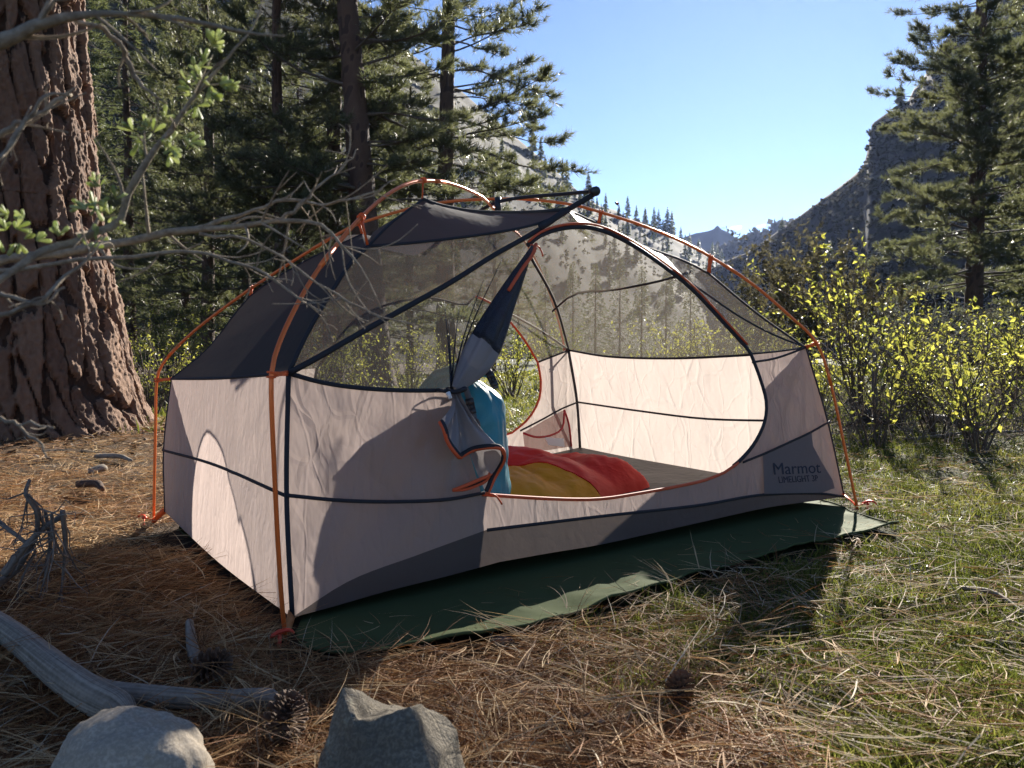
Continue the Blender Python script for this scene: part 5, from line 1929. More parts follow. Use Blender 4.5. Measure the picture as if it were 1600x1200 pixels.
def cone_meshes():
    sc1, core = MB(), MB()
    core.tube([(0, 0, -.036), (0, 0, -.02), (0, 0, .01), (0, 0, .034)], [.008, .014, .013, .004], 10)
    n = 84
    for k in range(n):
        t = (k + .5) / n
        z = -.036 + .074 * t
        a = k * 2.39996
        rad = .030 * math.sin(math.pi * (t * .86 + .12)) ** .7 + .003
        o = np.array([math.cos(a), math.sin(a), 0])
        s = np.array([-o[1], o[0], 0])
        el = -.3 + 1.3 * t
        d = o * math.cos(el) + UPV * math.sin(el)
        nrm = np.cross(s, d)
        b = o * .007 + UPV * z
        e = b + d * (rad - .004)
        w = .0075 * (1 - .45 * abs(t - .4))
        V = [b - s * w * .4, b + s * w * .4, e + s * w, e - s * w, e + d * .004 + nrm * -.001, e - nrm * .003 + d * .001, e + nrm * .0022]
        sc1.add(V, [(3, 2, 4), (2, 5, 4), (3, 4, 5), (0, 5, 1), (1, 5, 2), (0, 3, 5)], [(0, 1, 2, 3)], (k * .37) % 1)
    return core.mesh('core', [M_CONED]), sc1.mesh('scales', [M_CONE], (0, 0, 0), False)


cone_core, cone_sc = cone_meshes()
for px, py, rx, rz, s, lab in [(447, 1162, .25, .3, 1.05, 'open pine cone standing at the end of the silvery log'), (331, 1072, 1.2, 1.4, .95, 'shaded pine cone at the end of the short curved stick'), (1062, 1104, 1.0, 2.5, .75, 'pine cone lying on the grass in front of the tent')]:
    c = ground_at(px, py, .02) + UP * (.034 * s + .012)
    o = thing('pine_cone', lab, 'pine cone', tuple(c), 'pine cones')
    o.rotation_euler = (rx, .2, rz)
    o.scale = (s, s, s)
    put('core', cone_core, o)
    q = put('scales', cone_sc, o)
    q['kind'] = 'stuff'

# ---- an insect in the air above the tent pole
ip = at(963, 318, 3.6)
ins = thing('insect', 'tiny dark flying insect in the sky above the right tent pole', 'insect', tuple(ip))
mb = MB()
mb.tube([ip + [-.006, 0, .006], ip + [-.002, 0, .003], ip + [.005, 0, -.004], ip + [.009, 0, -.009]], [.002, .005, .005, .001], 8)
part('body', mb, M_BLACK, ins)
mb = MB()
for s in (-1, 1):
    mb.add([ip, ip + [.004, .012 * s, .006], ip + [.012, .014 * s, -.002], ip + [.006, .004 * s, -.004]], None, [(0, 1, 2, 3)])
part('wings', mb, M_REDTRIM, ins, False)
# ================================================================== SHRUBS
M_LEAFY = leaf_mat('spring_leaves', (0.08, 0.095, 0.025), (0.26, 0.25, 0.06), 0.55, 0.4, ((0.22, 0.25, 0.045), (0.56, 0.53, 0.09)), .4)
M_LEAFM = leaf_mat('shrub_leaves', (0.07, 0.085, 0.02), (0.16, 0.165, 0.035), 0.5, 0.45, ((0.14, 0.17, 0.025), (0.28, 0.29, 0.04)), .4)
M_SAGE = leaf_mat('sage_leaves', (0.075, 0.085, 0.06), (0.16, 0.17, 0.125), 0.35, 0.6, None, .3)
M_BITTER = leaf_mat('pale_bud_leaves', (0.24, 0.29, 0.12), (0.42, 0.46, 0.25), 0.5, 0.5, ((0.48, 0.55, 0.22), (0.70, 0.74, 0.42)), .4)
M_STEM = rough_mat('stem_bark', (.055, .040, .030), (.13, .10, .075), 25)
M_STEMG = rough_mat('grey_stem_bark', (.20, .16, .12), (.42, .355, .275), 90, bump=.8, dist=.004, rough=.9, spec=.1)


def leaf_shape(P, D, N, L, W):
    """folded pointed leaves: 5 points, 4 triangles each"""
    S = np.cross(D, N)
    S /= np.linalg.norm(S, axis=1, keepdims=True) + 1e-9
    U = np.cross(S, D)
    L, W = L[:, None], W[:, None]
    V = np.stack([P, P + D * L * .45 + S * W + U * W * .35, P + D * L * .5 - U * W * .1, P + D * L * .45 - S * W + U * W * .35, P + D * L - U * L * .12], 1)
    T = np.array([(0, 2, 1), (0, 3, 2), (1, 2, 4), (2, 3, 4)])
    k = len(P)
    return V.reshape(-1, 3), (np.arange(k)[:, None, None] * 5 + T[None]).reshape(-1, 3)


def shrub_data(seed, h, spread, nstem, nleaf, leaf=.04, up=.6, low=.25, clump=True):
    rg = np.random.default_rng(seed)
    st = MB()
    paths = []
    for s in range(nstem):
        az = rg.uniform(0, 2 * math.pi)
        out = np.array([math.cos(az), math.sin(az), 0])
        hh = h * rg.uniform(.55, 1.05)
        sp = spread * rg.uniform(.2, 1.0)
        b = out * rg.uniform(.0, .12) * spread
        q = spline(np.array([b - UPV * .05, b + out * sp * .25 + UPV * hh * .35 + rg.normal(0, .04, 3), b + out * sp * .65 + UPV * hh * .72 + rg.normal(0, .05, 3), b + out * sp + UPV * hh + rg.normal(0, .05, 3)]), 12)
        st.tube(q, np.linspace(.011, .002, 12) * (h / 1.3) ** .5, 4, False)
        paths.append((q, 1.0))
        for t in range(rg.integers(4, 8)):
            i = rg.integers(3, 11)
            d = rg.normal(0, 1, 3) + out * .5 + UPV * up * 1.6
            d /= np.linalg.norm(d)
            l = h * rg.uniform(.12, .38)
            z = np.array([q[i], q[i] + d * l * .5 + rg.normal(0, .02, 3), q[i] + d * l + UPV * .06])
            z = spline(z, 7)
            st.tube(z, np.linspace(.005, .0015, 7), 3, False)
            paths.append((z, .7))
    wts = np.array([w * np.linalg.norm(p[-1] - p[0]) for p, w in paths])
    wts /= wts.sum()
    ch = rg.choice(len(paths), nleaf, p=wts)
    P = np.empty((nleaf, 3))
    D = np.empty((nleaf, 3))
    for k in range(nleaf):
        p, w = paths[ch[k]]
        f = low + (1 - low) * rg.random() ** .75 if w == 1 else rg.random() ** .6
        x = f * (len(p) - 1)
        if clump:
            x = round(x * 2) / 2
        a = int(min(x, len(p) - 2))
        P[k] = p[a] + (p[a + 1] - p[a]) * (x - a) + rg.normal(0, .006, 3)
        t = p[a + 1] - p[a]
        t /= np.linalg.norm(t)
        d = t * rg.uniform(-.1, .9) + rg.normal(0, .75, 3)
        D[k] = d / np.linalg.norm(d)
    N = rg.normal(0, .6, (nleaf, 3)) + UPV
    L = leaf * rg.uniform(.4, 1.3, nleaf)
    return st, P, D, N, L, L * rg.uniform(.22, .32, nleaf), rg.random(nleaf)


def shrub_meshes(data, leafmat, stemmat):
    st, P, D, N, L, W, sh = data
    V, Tt = leaf_shape(P, D, N, L, W)
    return st.mesh('stems', [stemmat]), mesh_np('foliage', V, Tt, None, [leafmat], False, {'rnd': np.repeat(sh, 5)})


def plant_shrub(ms, name, label, loc, rot, sc, group):
    t = thing(name, label, 'shrub', loc, group)
    t.rotation_euler = (0, 0, rot)
    t.scale = (sc, sc, sc)
    o = put('stems', ms[0], t)
    o['kind'] = 'stuff'
    o = put('foliage', ms[1], t)
    o['kind'] = 'stuff'
    return t


SA_ = shrub_meshes(shrub_data(1, 1.35, .60, 17, 820, .048, low=.22), M_LEAFY, M_STEM)
SB_ = shrub_meshes(shrub_data(2, 1.0, .85, 20, 820, .048, low=.20), M_LEAFY, M_STEM)
SC_ = shrub_meshes(shrub_data(3, 1.5, .8, 16, 1900, .045, low=.15), M_LEAFM, M_STEM)
SD_ = shrub_meshes(shrub_data(4, .85, .55, 30, 2600, .035, low=.3), M_SAGE, M_STEMG)


def gb(px, Y):
    x = (px - 800) / F * Y
    return (x, Y, float(ground_z(x, Y)))


GY_ = 'yellow-green shrubs right of the tent'
for ms, px, Y, r, s, lab in [
        (SA_, 1345, 7.6, .2, 1.22, 'tall upright yellow-green shrub, highest of the thicket right of the tent'),
        (SA_, 1425, 7.9, 2.1, .80, 'yellow-green shrub just right of the tallest shrub'),
        (SA_, 1575, 7.4, 4.0, .72, 'yellow-green shrub at the right edge under the pine boughs'),
        (SB_, 1280, 8.2, 3.0, .72, 'yellow-green shrub next to the tent right pole'),
        (SB_, 1390, 6.6, 5.0, .82, 'lower yellow-green shrub in front of the tallest shrub'),
        (SA_, 1235, 10.0, 1.1, .72, 'yellow-green shrub showing above the tent right corner'),
        (SB_, 1650, 6.4, 2.2, 1.0, 'yellow-green shrub cut by the right edge'),
        (SB_, 1560, 9.8, 5.4, 1.0, 'back row yellow-green shrub right of the dark pine trunk'),
        (SA_, 1185, 12.5, .6, 1.0, 'yellow-green shrub seen through the tent roof netting'),
        (SB_, 1110, 11.0, 1.9, 1.1, 'yellow-green shrub behind the right end wall, seen through netting'),
        (SB_, 1040, 12.0, 3.9, 1.1, 'yellow-green shrub behind the back door corner'),
        (SB_, 1530, 5.6, 1.5, .62, 'small sparse yellow-green shrub in front of the thicket, right')]:
    plant_shrub(ms, 'leafy_shrub', lab, gb(px, Y), r, s, GY_)
GB_ = 'yellow-green shrubs behind the tent'
for ms, px, Y, r, s, lab in [
        (SB_, 500, 12.5, .4, 1.15, 'yellow-green shrub seen through the left netting below the slim trunk'),
        (SB_, 575, 13.5, 2.4, 1.1, 'yellow-green shrub in front of the leaning pine foot, through netting'),
        (SA_, 640, 12.0, 4.4, .85, 'yellow-green shrub seen through netting above the teal pack'),
        (SB_, 720, 14.0, 1.0, 1.05, 'yellow-green shrub behind the tied door flap'),
        (SB_, 800, 13.0, 3.3, 1.1, 'yellow-green shrub framed by the open back door'),
        (SC_, 860, 16.5, 5.1, 1.0, 'dull green shrub beyond the back door, behind the bright one'),
        (SA_, 236, 10.2, .9, .95, 'thin yellow-green shrub between the big pine and the left tent pole'),
        (SC_, 350, 17.0, 2.7, 1.25, 'large dull olive shrub behind the charcoal tent end'),
        (SC_, 420, 21.0, .5, 1.3, 'dull olive shrub under the boughs behind the charcoal tent end'),
        (SA_, 268, 12.8, 3.7, 1.0, 'wispy yellow shrub left of the olive shrub'),
        (SC_, 270, 19.0, 4.9, 1.3, 'dark green shrub at the foot of the slender fir')]:
    plant_shrub(ms, 'leafy_shrub', lab, gb(px, Y), r, s, GB_)
GS_ = 'grey sagebrush beyond the yellow shrubs'
for px, Y, r, s, lab in [(1455, 15, .4, 1.7, 'round grey-green sagebrush behind the yellow shrubs, left of the dark trunk'), (1570, 15, 1.9, 1.5, 'grey-green sagebrush right of the dark pine trunk'), (1390, 18, 3.0, 1.5, 'grey sagebrush behind the tallest yellow shrub'), (1130, 20, 4.0, 1.3, 'grey sagebrush beyond the tent right roof corner')]:
    plant_shrub(SD_, 'sagebrush', lab, gb(px, Y), r, s, GS_)

# ---- dry undergrowth between the shrubs: too tangled to count
M_DRYTW = rough_mat('dry_twigs', (.10, .08, .065), (.24, .20, .165), 30)
ru = np.random.default_rng(303)
ug = MB()
for k in range(1500):
    Y = ru.uniform(5.2, 11.5)
    px = ru.uniform(1240, 1720) if k % 5 else ru.uniform(200, 1000)
    if px < 1200:
        Y += 6
    x = (px - 800) / F * Y
    p = np.array([x, Y, float(gz(x)) - .02])
    d = ru.normal(0, .8, 3) + [0, 0, 1.0]
    d[2] = abs(d[2])
    d /= np.linalg.norm(d)
    l = ru.uniform(.15, .6)
    b = ru.normal(0, .25, 3)
    ug.tube([p, p + d * l * .5 + b * l * .15, p + (d + b) * l], [.0045, .003, .0012], 3, False, None, ru.random())
    if k % 2:
        e = d + ru.normal(0, .7, 3)
        ug.tube([p + d * l * .4, p + d * l * .4 + e * l * .35], [.0025, .001], 3, False, None, ru.random())
tag(put('undergrowth', ug.mesh('undergrowth', [M_DRYTW])), 'tangle of dry grey twigs under the yellow-green shrubs', kind='stuff')

# bare brown-leaved trees at the foot of the right slope
M_BROWN = leaf_mat('brown_yellow_leaves', (0.05, 0.045, 0.028), (0.16, 0.14, 0.065), 0.4, 0.6)
SE_ = shrub_meshes(shrub_data(6, 5.2, 2.6, 24, 5200, .19, low=.2), M_BROWN, M_STEM)
for px, Y, r, s, lab in [(1262, 30, .3, 1.0, 'bushy brown-leaved tree at the foot of the right slope, left of the shrubs'), (1190, 38, 2.0, .9, 'smaller brown-leaved tree left of the bushy one, near the valley'), (1345, 34, 4.1, .8, 'brown-leaved tree behind the tallest yellow shrub')]:
    t = thing('brushy_tree', lab, 'tree', gb(px, Y), 'brown-leaved trees below the right slope')
    t.rotation_euler = (0, 0, r)
    t.scale = (s, s, s)
    mb = MB()
    o3_ = ORIGIN[t.name]
    mb.tube(np.array([(0, 0, -.2), (.05, 0, .8), (0, .05, 1.8), (.1, 0, 3.0)]), [.16, .13, .10, .04], 8)
    put('trunk', mb.mesh('trunk', [M_BARKD]), t)
    q = put('branches', SE_[0], t)
    q['kind'] = 'stuff'
    q = put('crown', SE_[1], t)
    q['kind'] = 'stuff'

# ---- the nearest shrub: its leaves are single pieces
def unit_leaf(name, mat):
    V, Tt = leaf_shape(np.zeros((1, 3)), np.array([[0, 1.0, 0]]), np.array([[0, 0, 1.0]]), np.array([1.0]), np.array([.27]))
    return mesh_np(name, V, Tt, None, [mat], False, {'rnd': np.full(5, .6)})


def unit_bud(name, mat, shade):
    """a narrow blunt leaf with some body, broadest near the tip"""
    mb = MB()
    mb.tube([(0, 0, 0), (0, .35, .02), (0, .75, .03), (0, .95, .02), (0, 1.0, .015)], [.05, .11, .18, .14, .03], 6, True, ((0, 0, 1.0), .35), shade)
    return mb.mesh(name, [mat])


def place_leaf(me, name, parent, p, d, n, L):
    o = bpy.data.objects.new(name, me)
    COL.objects.link(o)
    o.parent = parent
    y = Vector(d).normalized()
    z = Vector(n)
    x = y.cross(z).normalized()
    z = x.cross(y)
    m = Matrix((x, y, z)).transposed().to_4x4()
    m = Matrix.Translation(Vector(p)) @ m @ Matrix.Scale(L, 4)
    o.matrix_local = m
    return o


def thin_shrub(px, Y, h, spread, nst, nlf, seed, label, leaf=.05):
    b = gb(px, Y)
    t = thing('leafy_shrub', label, 'shrub', b, GY_)
    st, P, D, N, L, W, sh = shrub_data(seed, h, spread, nst, nlf, leaf, low=.2)
    q = put('stems', st.mesh('stems', [M_STEM]), t)
    q['kind'] = 'stuff'
    ms = [mesh_leafs[k] for k in range(3)]
    for k in range(nlf):
        place_leaf(ms[k % 3], 'leaf', t, P[k], D[k], N[k], L[k])
    return t


def ul(s):
    V, Tt = leaf_shape(np.zeros((1, 3)), np.array([[0, 1.0, 0]]), np.array([[0, 0, 1.0]]), np.array([1.0]), np.array([.27]))
    return mesh_np('leaf', V, Tt, None, [M_LEAFY], False, {'rnd': np.full(5, s)})


mesh_leafs = [ul(.2), ul(.6), ul(1.0)]
thin_shrub(1372, 5.3, .8, .5, 7, 150, 21, 'nearest sparse shrub with bright yellow leaves and bare stems, right of the tent pole', .055)
thin_shrub(1530, 4.9, .85, .6, 8, 170, 22, 'sparse shrub with bright yellow leaves near the right edge, nearest the camera', .055)
thin_shrub(1470, 5.8, .8, .6, 7, 120, 23, 'sparse bare-stemmed shrub between the two nearest yellow ones', .05)
# broken dark stem bent like a hairpin
mb = MB()
hp = [at(1364, 690, 5.9), at(1368, 640, 5.9), at(1366, 590, 5.9), at(1370, 545, 5.9), at(1384, 548, 5.92), at(1420, 588, 5.95), at(1460, 625, 6.0), at(1505, 675, 6.1)]
limb(mb, hp, [.022, .020, .018, .015, .012, .011, .010, .008], 46, 8, 3.0, .25)
lo = np.array([hp[0][0], hp[0][1], float(ground_z(hp[0][0], hp[0][1]))])
o = put('broken_stem', mb.mesh('broken_stem', [M_DRIFT2], lo), None, lo)
tag(o, 'dark broken shrub stem bent over like a hairpin, in the thicket right of the tent', 'branch')
# dark root clump under it
mb = MB()
rg_ = np.random.default_rng(77)
rc = gb(1366, 5.9)
for k in range(60):
    d = rg_.normal(0, 1, 3)
    d[2] = abs(d[2]) * .6 - .2
    d /= np.linalg.norm(d)
    p = np.array(rc) + [0, 0, .13]
    l = rg_.uniform(.1, .24)
    mb.tube([p, p + d * l * .6, p + d * l + [0, 0, -.05]], [.012, .007, .002], 4, False)
o = put('root_clump', mb.mesh('root_clump', [M_DRIFT2], rc), None, rc)
tag(o, 'tangled dark root clump on the ground under the broken stem', 'roots')
o['kind'] = 'stuff'

# ---- the shrub whose bare twigs and buds reach in front of the camera from the left
fb = thing('bitterbrush', 'grey twiggy shrub with pale green buds reaching into view from the left edge', 'shrub', (-1.25, 1.05, float(gz(-1.2))))
rf = np.random.default_rng(31)
LM = [unit_bud('leaf', M_BITTER, s) for s in (.2, .6, 1.0)]
O_F = ORIGIN[fb.name]
n_leaf = [0]


def twig_path(px, n=26):
    q = spline(np.array([np.r_[at(x, y, d), r / F * d / 2] for x, y, d, r in px]), n)
    return q[:, :3], q[:, 3] * .82


def fork(mb, P, R, num, ln, seed, lo=.25):
    r = np.random.default_rng(seed)
    for k in range(num):
        f = lo + (1 - lo) * r.random()
        i = int(f * (len(P) - 2))
        t = P[i + 1] - P[i]
        t /= np.linalg.norm(t)
        d = t * r.uniform(.4, 1.0) + r.normal(0, .55, 3) * [1, .8, 1]
        d /= np.linalg.norm(d)
        l = ln * r.uniform(.35, 1.0)
        b = r.normal(0, .2, 3)
        q = spline(np.array([P[i], P[i] + d * l * .4, P[i] + (d + b * .5) * l * .7, P[i] + (d + b) * l]), 8)
        w = min(R[i] * .6, .0026)
        mb.tube(q, np.linspace(w, .0007, 8), 5, False)
        if r.random() < .6:
            d2 = d + r.normal(0, .6, 3)
            d2 /= np.linalg.norm(d2)
            mb.tube([q[4], q[4] + d2 * l * .25, q[4] + (d2 + b * .4) * l * .42], [w * .6, w * .4, .0006], 4, False)


def branch(px, forks, ln, seed, lo=.25, n=30):
    P, R = twig_path(px, n)
    R = R * (1 + .12 * vnoise(np.arange(n) * 1.1, seed, 0))
    P = P + np.stack([vnoise(np.arange(n) * .5, seed, 1), vnoise(np.arange(n) * .5, seed, 2), vnoise(np.arange(n) * .5, seed, 3)], 1) * .003
    mb = MB()
    mb.tube(P, R, 9, True)
    fork(mb, P, R, forks, ln, seed, lo)
    part('branch', mb, M_STEMG, fb)
    return P


def buds(centers, n, spread, L, seed):
    r = np.random.default_rng(seed)
    for (x, y, d, ax, ay) in centers:
        c = at(x, y, d)
        a = np.array([ax, 0, -ay]) * 1.0
        a /= np.linalg.norm(a) + 1e-9
        for g in range(max(1, n // 5)):
            gc = c + r.normal(0, spread, 3) / F * d
            ga = a + r.normal(0, .5, 3)
            ga /= np.linalg.norm(ga)
            for k in range(5):
                dd = ga + r.normal(0, .55, 3)
                dd /= np.linalg.norm(dd)
                if n_leaf[0] < 300:
                    place_leaf(LM[r.integers(0, 3)], 'leaf', fb, gc - O_F, dd, r.normal(0, 1, 3), L * r.uniform(.6, 1.15) / F * d)
                    n_leaf[0] += 1


W = .78
branch([(-420, 300, .95, 60), (-200, 180, .85, 44), (-60, 85, W, 34), (20, 60, W, 28), (70, 38, W, 22), (140, 24, W, 12), (250, 22, .8, 10), (340, 42, .82, 8), (400, 55, .84, 6), (445, 58, .85, 3)], 9, .10, 1, .45)
branch([(-420, 560, 1.0, 50), (-150, 470, .95, 26), (-20, 412, 1.0, 20), (60, 402, 1.02, 17), (190, 377, 1.05, 15), (300, 360, 1.08, 13), (380, 352, 1.1, 11), (440, 344, 1.1, 9), (500, 352, 1.1, 7), (540, 385, 1.1, 5), (560, 410, 1.1, 4), (578, 440, 1.1, 3), (596, 482, 1.1, 2.5)], 16, .13, 2, .5, 46)
branch([(310, 365, 1.06, 6), (370, 372, 1.07, 6), (430, 398, 1.08, 5), (500, 445, 1.08, 4), (560, 478, 1.08, 4), (600, 498, 1.08, 3), (648, 508, 1.08, 2)], 7, .08, 3, .3)
branch([(-60, 430, .97, 8), (120, 408, 1.02, 8), (270, 395, 1.04, 7), (350, 405, 1.05, 6), (420, 430, 1.05, 5), (470, 468, 1.05, 4), (508, 490, 1.05, 3)], 10, .09, 4, .45)
branch([(440, 344, 1.1, 8), (470, 320, 1.1, 6), (500, 290, 1.12, 5), (535, 262, 1.13, 3.5), (560, 232, 1.14, 2)], 9, .09, 5, .1)
branch([(300, 360, 1.08, 9), (380, 335, 1.1, 7), (450, 312, 1.1, 6), (520, 318, 1.12, 5), (560, 310, 1.13, 4), (620, 280, 1.15, 2)], 9, .09, 6, .3)
branch([(-80, 510, .8, 14), (60, 395, .85, 14), (130, 372, .88, 14), (178, 350, .9, 15), (205, 298, .9, 14), (245, 232, .9, 11), (290, 170, .9, 8), (330, 115, .9, 6), (372, 70, .9, 4), (400, 20, .9, 3), (408, -20, .9, 2)], 8, .07, 7, .35, 36)
branch([(-60, 320, .75, 8), (30, 210, .78, 7), (70, 150, .78, 6), (110, 145, .8, 5)], 5, .08, 8)
branch([(-60, 512, .8, 10), (20, 488, .8, 9), (75, 462, .8, 8), (110, 425, .82, 6), (140, 400, .83, 4), (165, 372, .84, 3)], 5, .06, 9)
branch([(-60, 470, .8, 10), (20, 462, .8, 8), (62, 476, .8, 6), (100, 448, .82, 5)], 4, .05, 10)
branch([(-60, 230, .8, 12), (40, 190, .8, 10), (100, 150, .82, 7), (115, 140, .82, 3)], 4, .05, 11)
branch([(120, 30, .8, 9), (180, 60, .82, 9), (205, 110, .84, 9), (225, 135, .84, 6), (260, 160, .85, 3)], 3, .05, 12, .5)
branch([(-40, 655, .9, 7), (10, 655, .9, 6), (30, 668, .9, 5), (60, 692, .9, 5), (75, 716, .9, 3)], 2, .05, 13, .5)
branch([(-40, 660, .9, 6), (30, 660, .9, 5), (85, 668, .9, 4)], 1, .04, 14, .6)
branch([(-500, 760, 1.0, 60), (-420, 560, .98, 52), (-420, 300, .95, 60)], 2, .1, 15)
mb = MB()
mb.tube(spline(np.vstack([O_F - UPV * .05, O_F + [.02, 0, .2], at(-500, 760, 1.0), at(-420, 560, 1.0)]), 12), np.linspace(.03, .022, 12), 9)
part('branch', mb, M_STEMG, fb)
buds([(332, 72, .9, .3, -1), (322, 100, .9, .4, -1), (345, 128, .9, .6, -.6), (300, 130, .9, -.3, -1), (318, 142, .9, .3, .4)], 24, 12, 21, 1)
buds([(232, 195, .9, -.4, -1), (250, 210, .9, .2, -.6), (275, 215, .9, .7, -.2), (262, 235, .9, .3, .6), (222, 212, .9, -.8, -.2)], 18, 10, 21, 2)
buds([(148, 302, .86, -.2, -1), (165, 310, .88, .3, -.8), (150, 335, .86, -.5, .2), (180, 345, .9, .4, -.3)], 18, 11, 21, 3)
buds([(20, 352, .84, -.1, -1), (35, 372, .84, .5, -.6), (12, 385, .84, -.3, .5)], 18, 10, 21, 4)
buds([(110, 368, .86, -.2, -1), (140, 378, .87, .4, -.6), (180, 385, .88, .5, .6), (60, 398, .84, -.5, -.6), (95, 388, .86, .1, .9)], 13, 12, 21, 5)
buds([(515, 292, 1.13, -.2, -1), (545, 306, 1.13, .3, -.8), (458, 318, 1.1, -.2, -1)], 8, 7, 30, 6)
buds([(75, 20, .8, .2, -1)], 5, 4, 30, 7)
# ================================================================== LITTER AND GRASS
def blades(X, Y, Z0, az, el, L, curve, W, cz, rg, seg=2):
    """thin curved strips lying or standing; returns V, tris"""
    n = len(X)
    d = np.stack([np.cos(az) * np.cos(el), np.sin(az) * np.cos(el), np.sin(el)], 1)
    side = np.stack([-np.sin(az), np.cos(az), np.zeros(n)], 1)
    roll = rg.uniform(-1, 1, n)
    wv = side * np.cos(roll)[:, None] + np.array([0, 0, 1.0]) * np.sin(roll)[:, None]
    P = np.stack([X, Y, Z0], 1)
    bend = (side * curve[:, None] + np.array([0, 0, 1.0]) * cz[:, None])
    pts = []
    for k in range(seg + 1):
        t = k / seg
        pts.append(P + d * (L * t)[:, None] + bend * (L * t * t)[:, None])
    V = []
    for k in range(seg):
        w = W * (1 - .35 * k / seg)
        V += [pts[k] - wv * w[:, None], pts[k] + wv * w[:, None]]
    V.append(pts[seg])
    m = 2 * seg + 1
    V = np.stack(V, 1).reshape(-1, 3)
    T = []
    for k in range(seg - 1):
        T += [(2 * k, 2 * k + 1, 2 * k + 3), (2 * k, 2 * k + 3, 2 * k + 2)]
    T.append((2 * seg - 2, 2 * seg - 1, 2 * seg))
    T = np.array(T)
    return V, (np.arange(n)[:, None, None] * m + T[None]).reshape(-1, 3), m


def scatter(n, y0, y1, rg, margin=1.12, power=1.0):
    """points in the wedge the camera sees, denser where they are nearer"""
    y = y0 * (y1 / y0) ** (rg.random(n) ** power)
    x = rg.uniform(-1, 1, n) * y * .665 * margin
    return x, y


def outside_tent(x, y):
    u, v = tent_uv(x, y)
    return ~((u > -.005) & (u < 1.01) & (v > .0) & (v < 1.0))


def off_tarp(x, y):
    """False where the groundsheet sticks out in front of the tent"""
    poly = outline[:, :2]
    r = np.zeros(len(x), bool)
    n = len(poly)
    for i in range(n):
        x1, y1 = poly[i]
        x2, y2 = poly[(i + 1) % n]
        if y1 == y2:
            continue
        c = (y1 > y) != (y2 > y)
        r ^= c & (x < (x2 - x1) * (y - y1) / (y2 - y1) + x1)
    return ~r


def strew(name, label, V, T, sh, m, mat):
    me = mesh_np(name, V, T, None, [mat], False, {'rnd': np.repeat(sh, m)})
    return tag(put(name, me), label, kind='stuff')


def straw_mat(name, stops, trans=.25, rough=.7):
    n = NT(name)
    col = n.ramp(n.attr('rnd'), stops)
    p = n.n('BsdfPrincipled', Base__Color=col, Roughness=rough)
    p.inputs['Specular IOR Level'].default_value = .18
    t = n.n('BsdfTranslucent', Color=col)
    m = n.n('MixShader', i0=trans)
    n.t.links.new(p.outputs[0], m.inputs[1])
    n.t.links.new(t.outputs[0], m.inputs[2])
    return n.done(m)


M_LITTER = straw_mat('dry_pine_needles', [(0.0, (.08, .035, .015)), (.3, (.26, .115, .045)), (.62, (.42, .245, .105)), (1.0, (.58, .43, .24))])
M_STRAW = straw_mat('pale_straw', [(0.0, (.20, .13, .07)), (.5, (.42, .32, .20)), (1.0, (.60, .52, .38))], .35)
M_GRASS = straw_mat('fresh_grass', [(0.0, (.050, .066, .012)), (.6, (.145, .165, .026)), (1.0, (.29, .27, .075))], .5, .45)

rg = np.random.default_rng(101)
# --- brown needles
n = 200000
x, y = scatter(n, 1.2, 9.5, rg, 1.65, .95)
g = grass_mask(x, y)
keep = (rg.random(n) < (1 - .93 * g)) & outside_tent(x, y) & off_tarp(x, y)
x, y = x[keep], y[keep]
n = len(x)
flow = vfbm(x * .9, y * .9, 7.0, 3) * 3.2
az = flow + rg.normal(0, .75, n) + (rg.random(n) < .25) * rg.uniform(0, 6.28, n)
el = rg.normal(.03, .16, n)
L = rg.uniform(.07, .17, n)
heap = .5 + .5 * vfbm(x * 2.6, y * 2.6, 2.0, 3)
lift = rg.random(n) ** 1.6 * (.012 + .045 * np.clip(heap, 0, 1.3))
z = ground_z(x, y) + lift - .002
k_ = off_tarp(x + np.cos(az) * L, y + np.sin(az) * L) & off_tarp(x + np.cos(az) * L * .5, y + np.sin(az) * L * .5)
x, y, z, az, el, L, heap = x[k_], y[k_], z[k_], az[k_], el[k_], L[k_], heap[k_]
n = len(x)
V, T_, m = blades(x, y, z, az, el, L, rg.normal(0, .16, n), .0007 + .00035 * y / 2, rg.normal(-.05, .10, n), rg, 2)
sh = np.clip(rg.beta(2, 2.2, n) * .8 + .22 * vfbm(x * 1.3, y * 1.3, 12.0, 2) + .12, 0, 1)
strew('pine_needle_litter', 'fallen orange-brown pine needles covering the ground', V, T_, sh, m, M_LITTER)

# --- needles that stand out one by one, in twos and threes, near the camera
n = 7000
x, y = scatter(n, 1.2, 4.5, rg, 1.5)
keep = outside_tent(x, y) & off_tarp(x, y) & (rg.random(n) < (1 - .75 * grass_mask(x, y)))
x, y = x[keep], y[keep]
x, y = np.repeat(x, 3), np.repeat(y, 3)
n = len(x)
az = np.repeat(rg.uniform(0, 6.28, n // 3), 3) + rg.normal(0, .10, n)
L = rg.uniform(.13, .22, n)
z = ground_z(x, y) + np.repeat(rg.uniform(.012, .06, n // 3), 3)
V, T_, m = blades(x, y, z, az, np.repeat(rg.normal(.05, .2, n // 3), 3) + rg.normal(0, .05, n), L, np.repeat(rg.normal(0, .2, n // 3), 3), np.full(n, .0009), rg.normal(-.12, .1, n), rg, 4)
strew('loose_pine_needles', 'long loose pine needles lying on top of the litter', V, T_, np.repeat(rg.random(n // 3), 3), m, M_LITTER)

